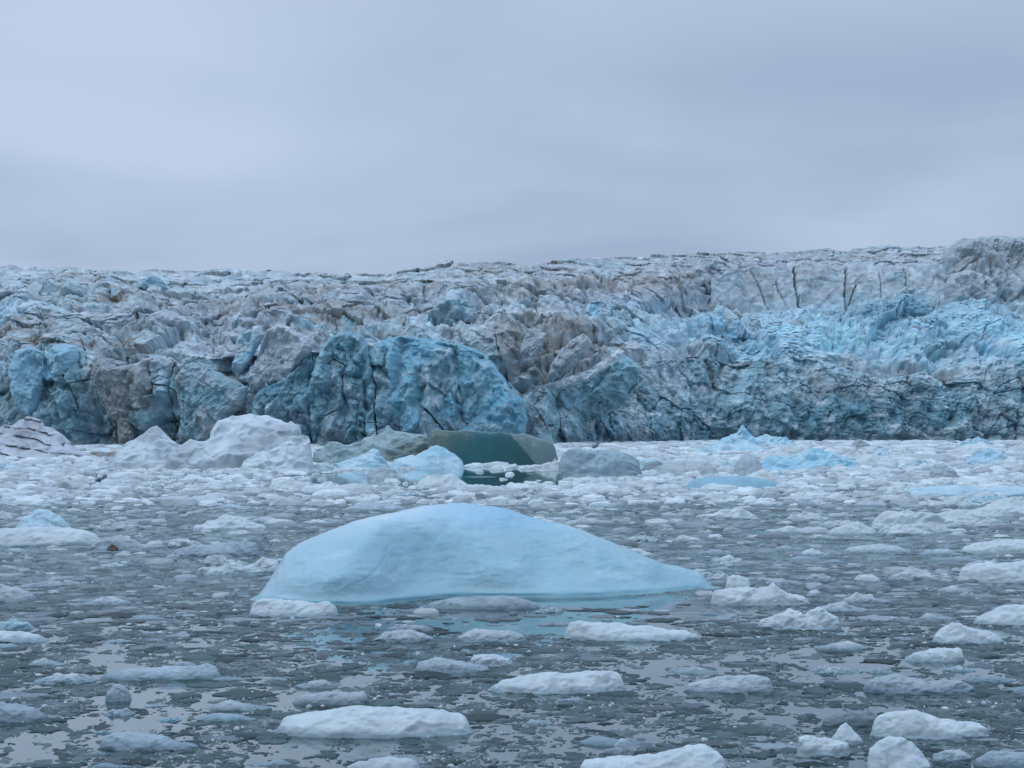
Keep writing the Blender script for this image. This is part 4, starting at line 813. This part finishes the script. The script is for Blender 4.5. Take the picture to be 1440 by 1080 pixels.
# individual floes, the larger pieces of the brash
LOOK = {
 'far': ['low white ice floe in the packed brash between the bergs and the big blue iceberg', 'grey white ice floe in the packed brash between the bergs and the big blue iceberg', 'peaked white ice floe in the packed brash below the glacier front'],
 'mid': ['small white ice floe in the loose brash level with the big blue iceberg', 'flat dull grey floe in the loose brash level with the big blue iceberg', 'knobbly pale floe in the loose brash level with the big blue iceberg'],
 'near': ['small pale floe afloat among dark slush in front of the big blue iceberg', 'translucent grey floe lying low in dark slush before the big blue iceberg', 'small frosted knobbly floe among dark slush before the big blue iceberg'],
}
GRP = {'far': 'floes in the packed far brash', 'mid': 'floes in the loose brash', 'near': 'floes in the dark slush'}
cnt = 0
for zone, r0, r1, n, w0, w1 in (('far', 636, 705, 115, 26, 95), ('mid', 700, 800, 75, 30, 90), ('near', 800, 1085, 62, 28, 105)):
    k = 0; tries = 0
    while k < n and tries < 4000:
        tries += 1
        row = r0 + (r1 - r0) * rng.rand() ** (1.25 if zone == 'far' else 1.0); px = rng.uniform(-30, 1470); w = w0 * (w1 / w0) ** rng.rand()
        d = dist(row); x, y = X(px, d), d
        if not clear(np.array([x]), np.array([y]), w * d / F * .45)[0]: continue
        look = rng.choice(3, p=[.45, .30, .25])
        hp = w * (rng.uniform(.08, .15) if look == 1 else rng.uniform(.12, .22)) * (1.15 if zone == 'far' else .9)
        m = rng.randint(5, 9); xs = np.sort(np.concatenate([[0, 1], rng.uniform(.08, .92, m)])); pk = rng.uniform(.25, .75)
        hs = np.sin(np.pi * np.clip(xs, 0, 1)) ** .5 * rng.uniform(.45, 1, m + 2) * (np.exp(-((xs - pk) / .35) ** 2) * .7 + .3)
        hs = hs / hs.max() * hp; base = row - hp * .25
        cr = [(px - w / 2 + w * a, base - b * .9) for a, b in zip(xs, hs)]
        sh = rng.uniform(.85, 1.08)
        ti = {0: W1 * sh, 1: SL * rng.uniform(1.35, 1.85), 2: (W1 if rng.rand() < .6 else PALE) * sh}[look]
        if zone == 'far': ti = ti * 1.1
        if zone == 'far' and look == 1: ti = W2 * sh * 1.1
        if zone == 'near' and look == 0: ti = W1 * .85
        body = ice_body(cr, row, seed=300 + cnt, tint=ti, tint2=ti * (.8 if look != 1 else .85), p=rng.uniform(1.6, 3.6), ratio=rng.uniform(.35, .6), facet=[.16, .06, .34][look], bump=.10, res=(34, 16) if zone == 'far' else (46, 24), smooth=1 if look != 2 else 0)
        place('ice_floe', body, M_floe if zone != 'far' else M_brash, LOOK[zone][look], 'ice floe', GRP[zone])
        EXCL = np.vstack([EXCL, [x, y + .12 * w * d / F, w * d / F * .42, w * d / F * .2]])
        k += 1; cnt += 1

def cols(n, base, lo, hi, mixc=None, pm=0):
    c = base[None] * rng.uniform(lo, hi, n)[:, None]
    if mixc is not None:
        m = rng.rand(n) < pm; c[m] = mixc[None] * rng.uniform(lo, hi, m.sum())[:, None]
    return c
def do(name, label, T, n, r0, r1, med, sg, hr, colf, mat, smooth, bias=1.0, thr=None, hmax=9, asp=(.45, 1.0), z0=None, mn=3, mxw=70):
    x, y, row, px = sample(int(n * 1.68), r0, r1, bias); n = len(x)
    w = np.clip(med * np.exp(rng.randn(n) * sg), mn, mxw) * y / F / 2
    ok = clear(x, y)
    if thr is not None: ok &= thr(x, y, row) > rng.rand(n)
    x, y, w, row = x[ok], y[ok], w[ok], row[ok]; n = len(x)
    wy = np.minimum(w * rng.uniform(asp[0], asp[1], n), 9)
    h = np.minimum(w * 2 * rng.uniform(hr[0], hr[1], n), hmax)
    scatter(name, label, T, x, y, w, wy, h, colf(n, row), mat, smooth, None if z0 is None else z0(x, y, n))
do('brash_ice', 'packed white brash ice filling the far water', TW, 9000, 621, 712, 15, .55, (.08, .22), lambda n, r: cols(n, W1 * 1.12, .78, 1.06, W2 * 1.1, .35), M_brash, False, bias=1.35,
   thr=lambda x, y, r: np.clip(1.5 - (r - 621) / 130 + cloud(x, y, 3, .25) * .8, 0, 1), hmax=.34)
do('brash_ice', 'loose white and grey brash ice around the big iceberg', TW, 6500, 690, 880, 13, .55, (.08, .20), lambda n, r: cols(n, W1 * .92, .55, 1.0, SL * 1.3, .50), M_brash, False, bias=1.7,
   thr=lambda x, y, r: np.clip(.95 - (r - 690) / 200 + cloud(x, y, 5, .6) * 1.2, .02, 1), hmax=.14)
do('slush_ice', 'thin grey slush and wet ice fragments between the floes', TS, 5500, 640, 880, 17, .55, (.03, .07), lambda n, r: cols(n, SL * .85, .5, 1.25, W2 * .8, .22), M_slush, True, bias=.8,
   thr=lambda x, y, r: np.clip(1.0 + cloud(x, y, 7, .6) * .8, 0, 1), hmax=.035)
do('slush_ice', 'dark waterlogged ice fragments awash in the near water', TS, 3800, 850, 1100, 22, .6, (.03, .06), lambda n, r: cols(n, np.array([.06, .10, .105]), .5, 1.5, SL * .8, .18), M_slush, True, bias=.95,
   thr=lambda x, y, r: np.clip(.62 - (r - 850) / 700 + cloud(x, y, 9, 1.3) * 2.6, 0, 1), hmax=.02, mn=5, mxw=95)
do('ice_crystals', 'whitish ice crumbs scattered over the slush, their glints put in as pale colour', TC, 4200, 780, 1100, 4.2, .5, (.15, .4), lambda n, r: cols(n, W1 * 1.05, .6, 1.15), M_slush, False, bias=.9,  # whitish colour stands in for the bright glints of clear ice
   thr=lambda x, y, r: np.clip(.10 + cloud(x, y, 9, 1.3) * 2.2 + cloud(x, y, 19, 3) * 1.5, 0, 1), hmax=.03, mn=2, mxw=14, z0=lambda x, y, n: np.full(n, .010))

def slush_sheet():
    # broken sheet of waterlogged ice: cell by cell pieces whose tops just break the surface
    rows = np.concatenate([np.arange(690, 800, .8), np.arange(800, 1110, .85), np.arange(1110, 1420, 3.0)])[::-1]; y = dist(rows); px = np.concatenate([np.arange(-1100, -80, 6.0), np.arange(-80, 1520, 1.55), np.arange(1520, 2540, 6.0)])
    nu, nv = len(px), len(y)
    Y = np.repeat(y, nu); X_ = np.tile((px - CX) / F, nv) * Y; row = np.repeat(rows, nu)
    w1 = fbm(np.stack([X_ / Y * 60, np.log(Y) * 60, Y * 0], 1), 3, 201); w2 = fbm(np.stack([X_ / Y * 60, np.log(Y) * 60, Y * 0 + 9], 1), 3, 202)
    q = np.stack([X_ / Y * 1.0 / .0155 + w1 * 1.5, np.log(Y) / .019 + w2 * 1.5, Y * 0 + .5], 1)
    off, f1, f2, r = voro(q, 203, full=False)
    q2 = q * 2.7 + 7; off2, g1, g2, r2 = voro(q2, 204, full=False)
    dens = np.clip(.93 - sstep(830, 905, row) * .30 - (row - 900) / 1700, .2, .95)
    cl = cloud(X_, Y, 9, 1.3) * .9 + cloud(X_, Y, 12, .5) * .35 + cloud(X_, Y, 14, 4.0) * .9
    p1 = np.clip((dens + cl - r[0]) * 9, -1, 1) * .5 + np.minimum((f2 - f1) * 3.5, 1) * .75 - .76
    p2 = np.clip((dens * .72 + cl - r2[0]) * 9, -1, 1) * .5 + np.minimum((g2 - g1) * 3, 1) * .60 - .68
    n = fbm(q * 3.1, 4, 205)
    a = np.maximum(np.minimum(p1, .35), np.minimum(p2, .28)) + n * .22
    a = np.where(p1 > p2, a + (off[:, 0] * (r[1] - .5) + off[:, 1] * (r[2] - .5)) * .5 * (p1 > 0), a)
    px_ = CX + X_ * F / Y
    near = ((px_ - 780) / 280) ** 2 + ((row - 864 + (px_ - 780) * .02) / 26) ** 2
    a = a - .8 * sstep(1.5, .6, near + n) - 1.2 * sstep(1300, 1800, np.abs(px_ - 720) + 500 * cl) - 1.2 * sstep(1330, 1410, row + 60 * cl)
    z = np.clip(a, -.5, .6) * .028 * (Y / 17) ** .5 + fbm(q * 9, 2, 206) * .0025
    k = np.where(p1 > p2, r[3], r2[3])[:, None]
    C = np.array([.030, .058, .060])[None] * (1 - k) + np.array([.135, .195, .205])[None] * k
    mid = sstep(880, 760, row)[:, None]; C = C * (1 + .8 * mid)
    fr = (sstep(.25, .5, n + .25 * cl) * .5)[:, None]; C = C * (1 - fr) + W2[None] * .8 * fr; C = C * (1 + .5 * fbm(q * 1.7, 3, 207))[:, None]
    me = mesh_np('slush_ice', np.stack([X_, Y, z], 1), grid_faces(nu, nv), C, M_slush, True)
    link('slush_ice', me, label='broken sheet of dark slush and sodden ice on the near water', kind='stuff')
slush_sheet()
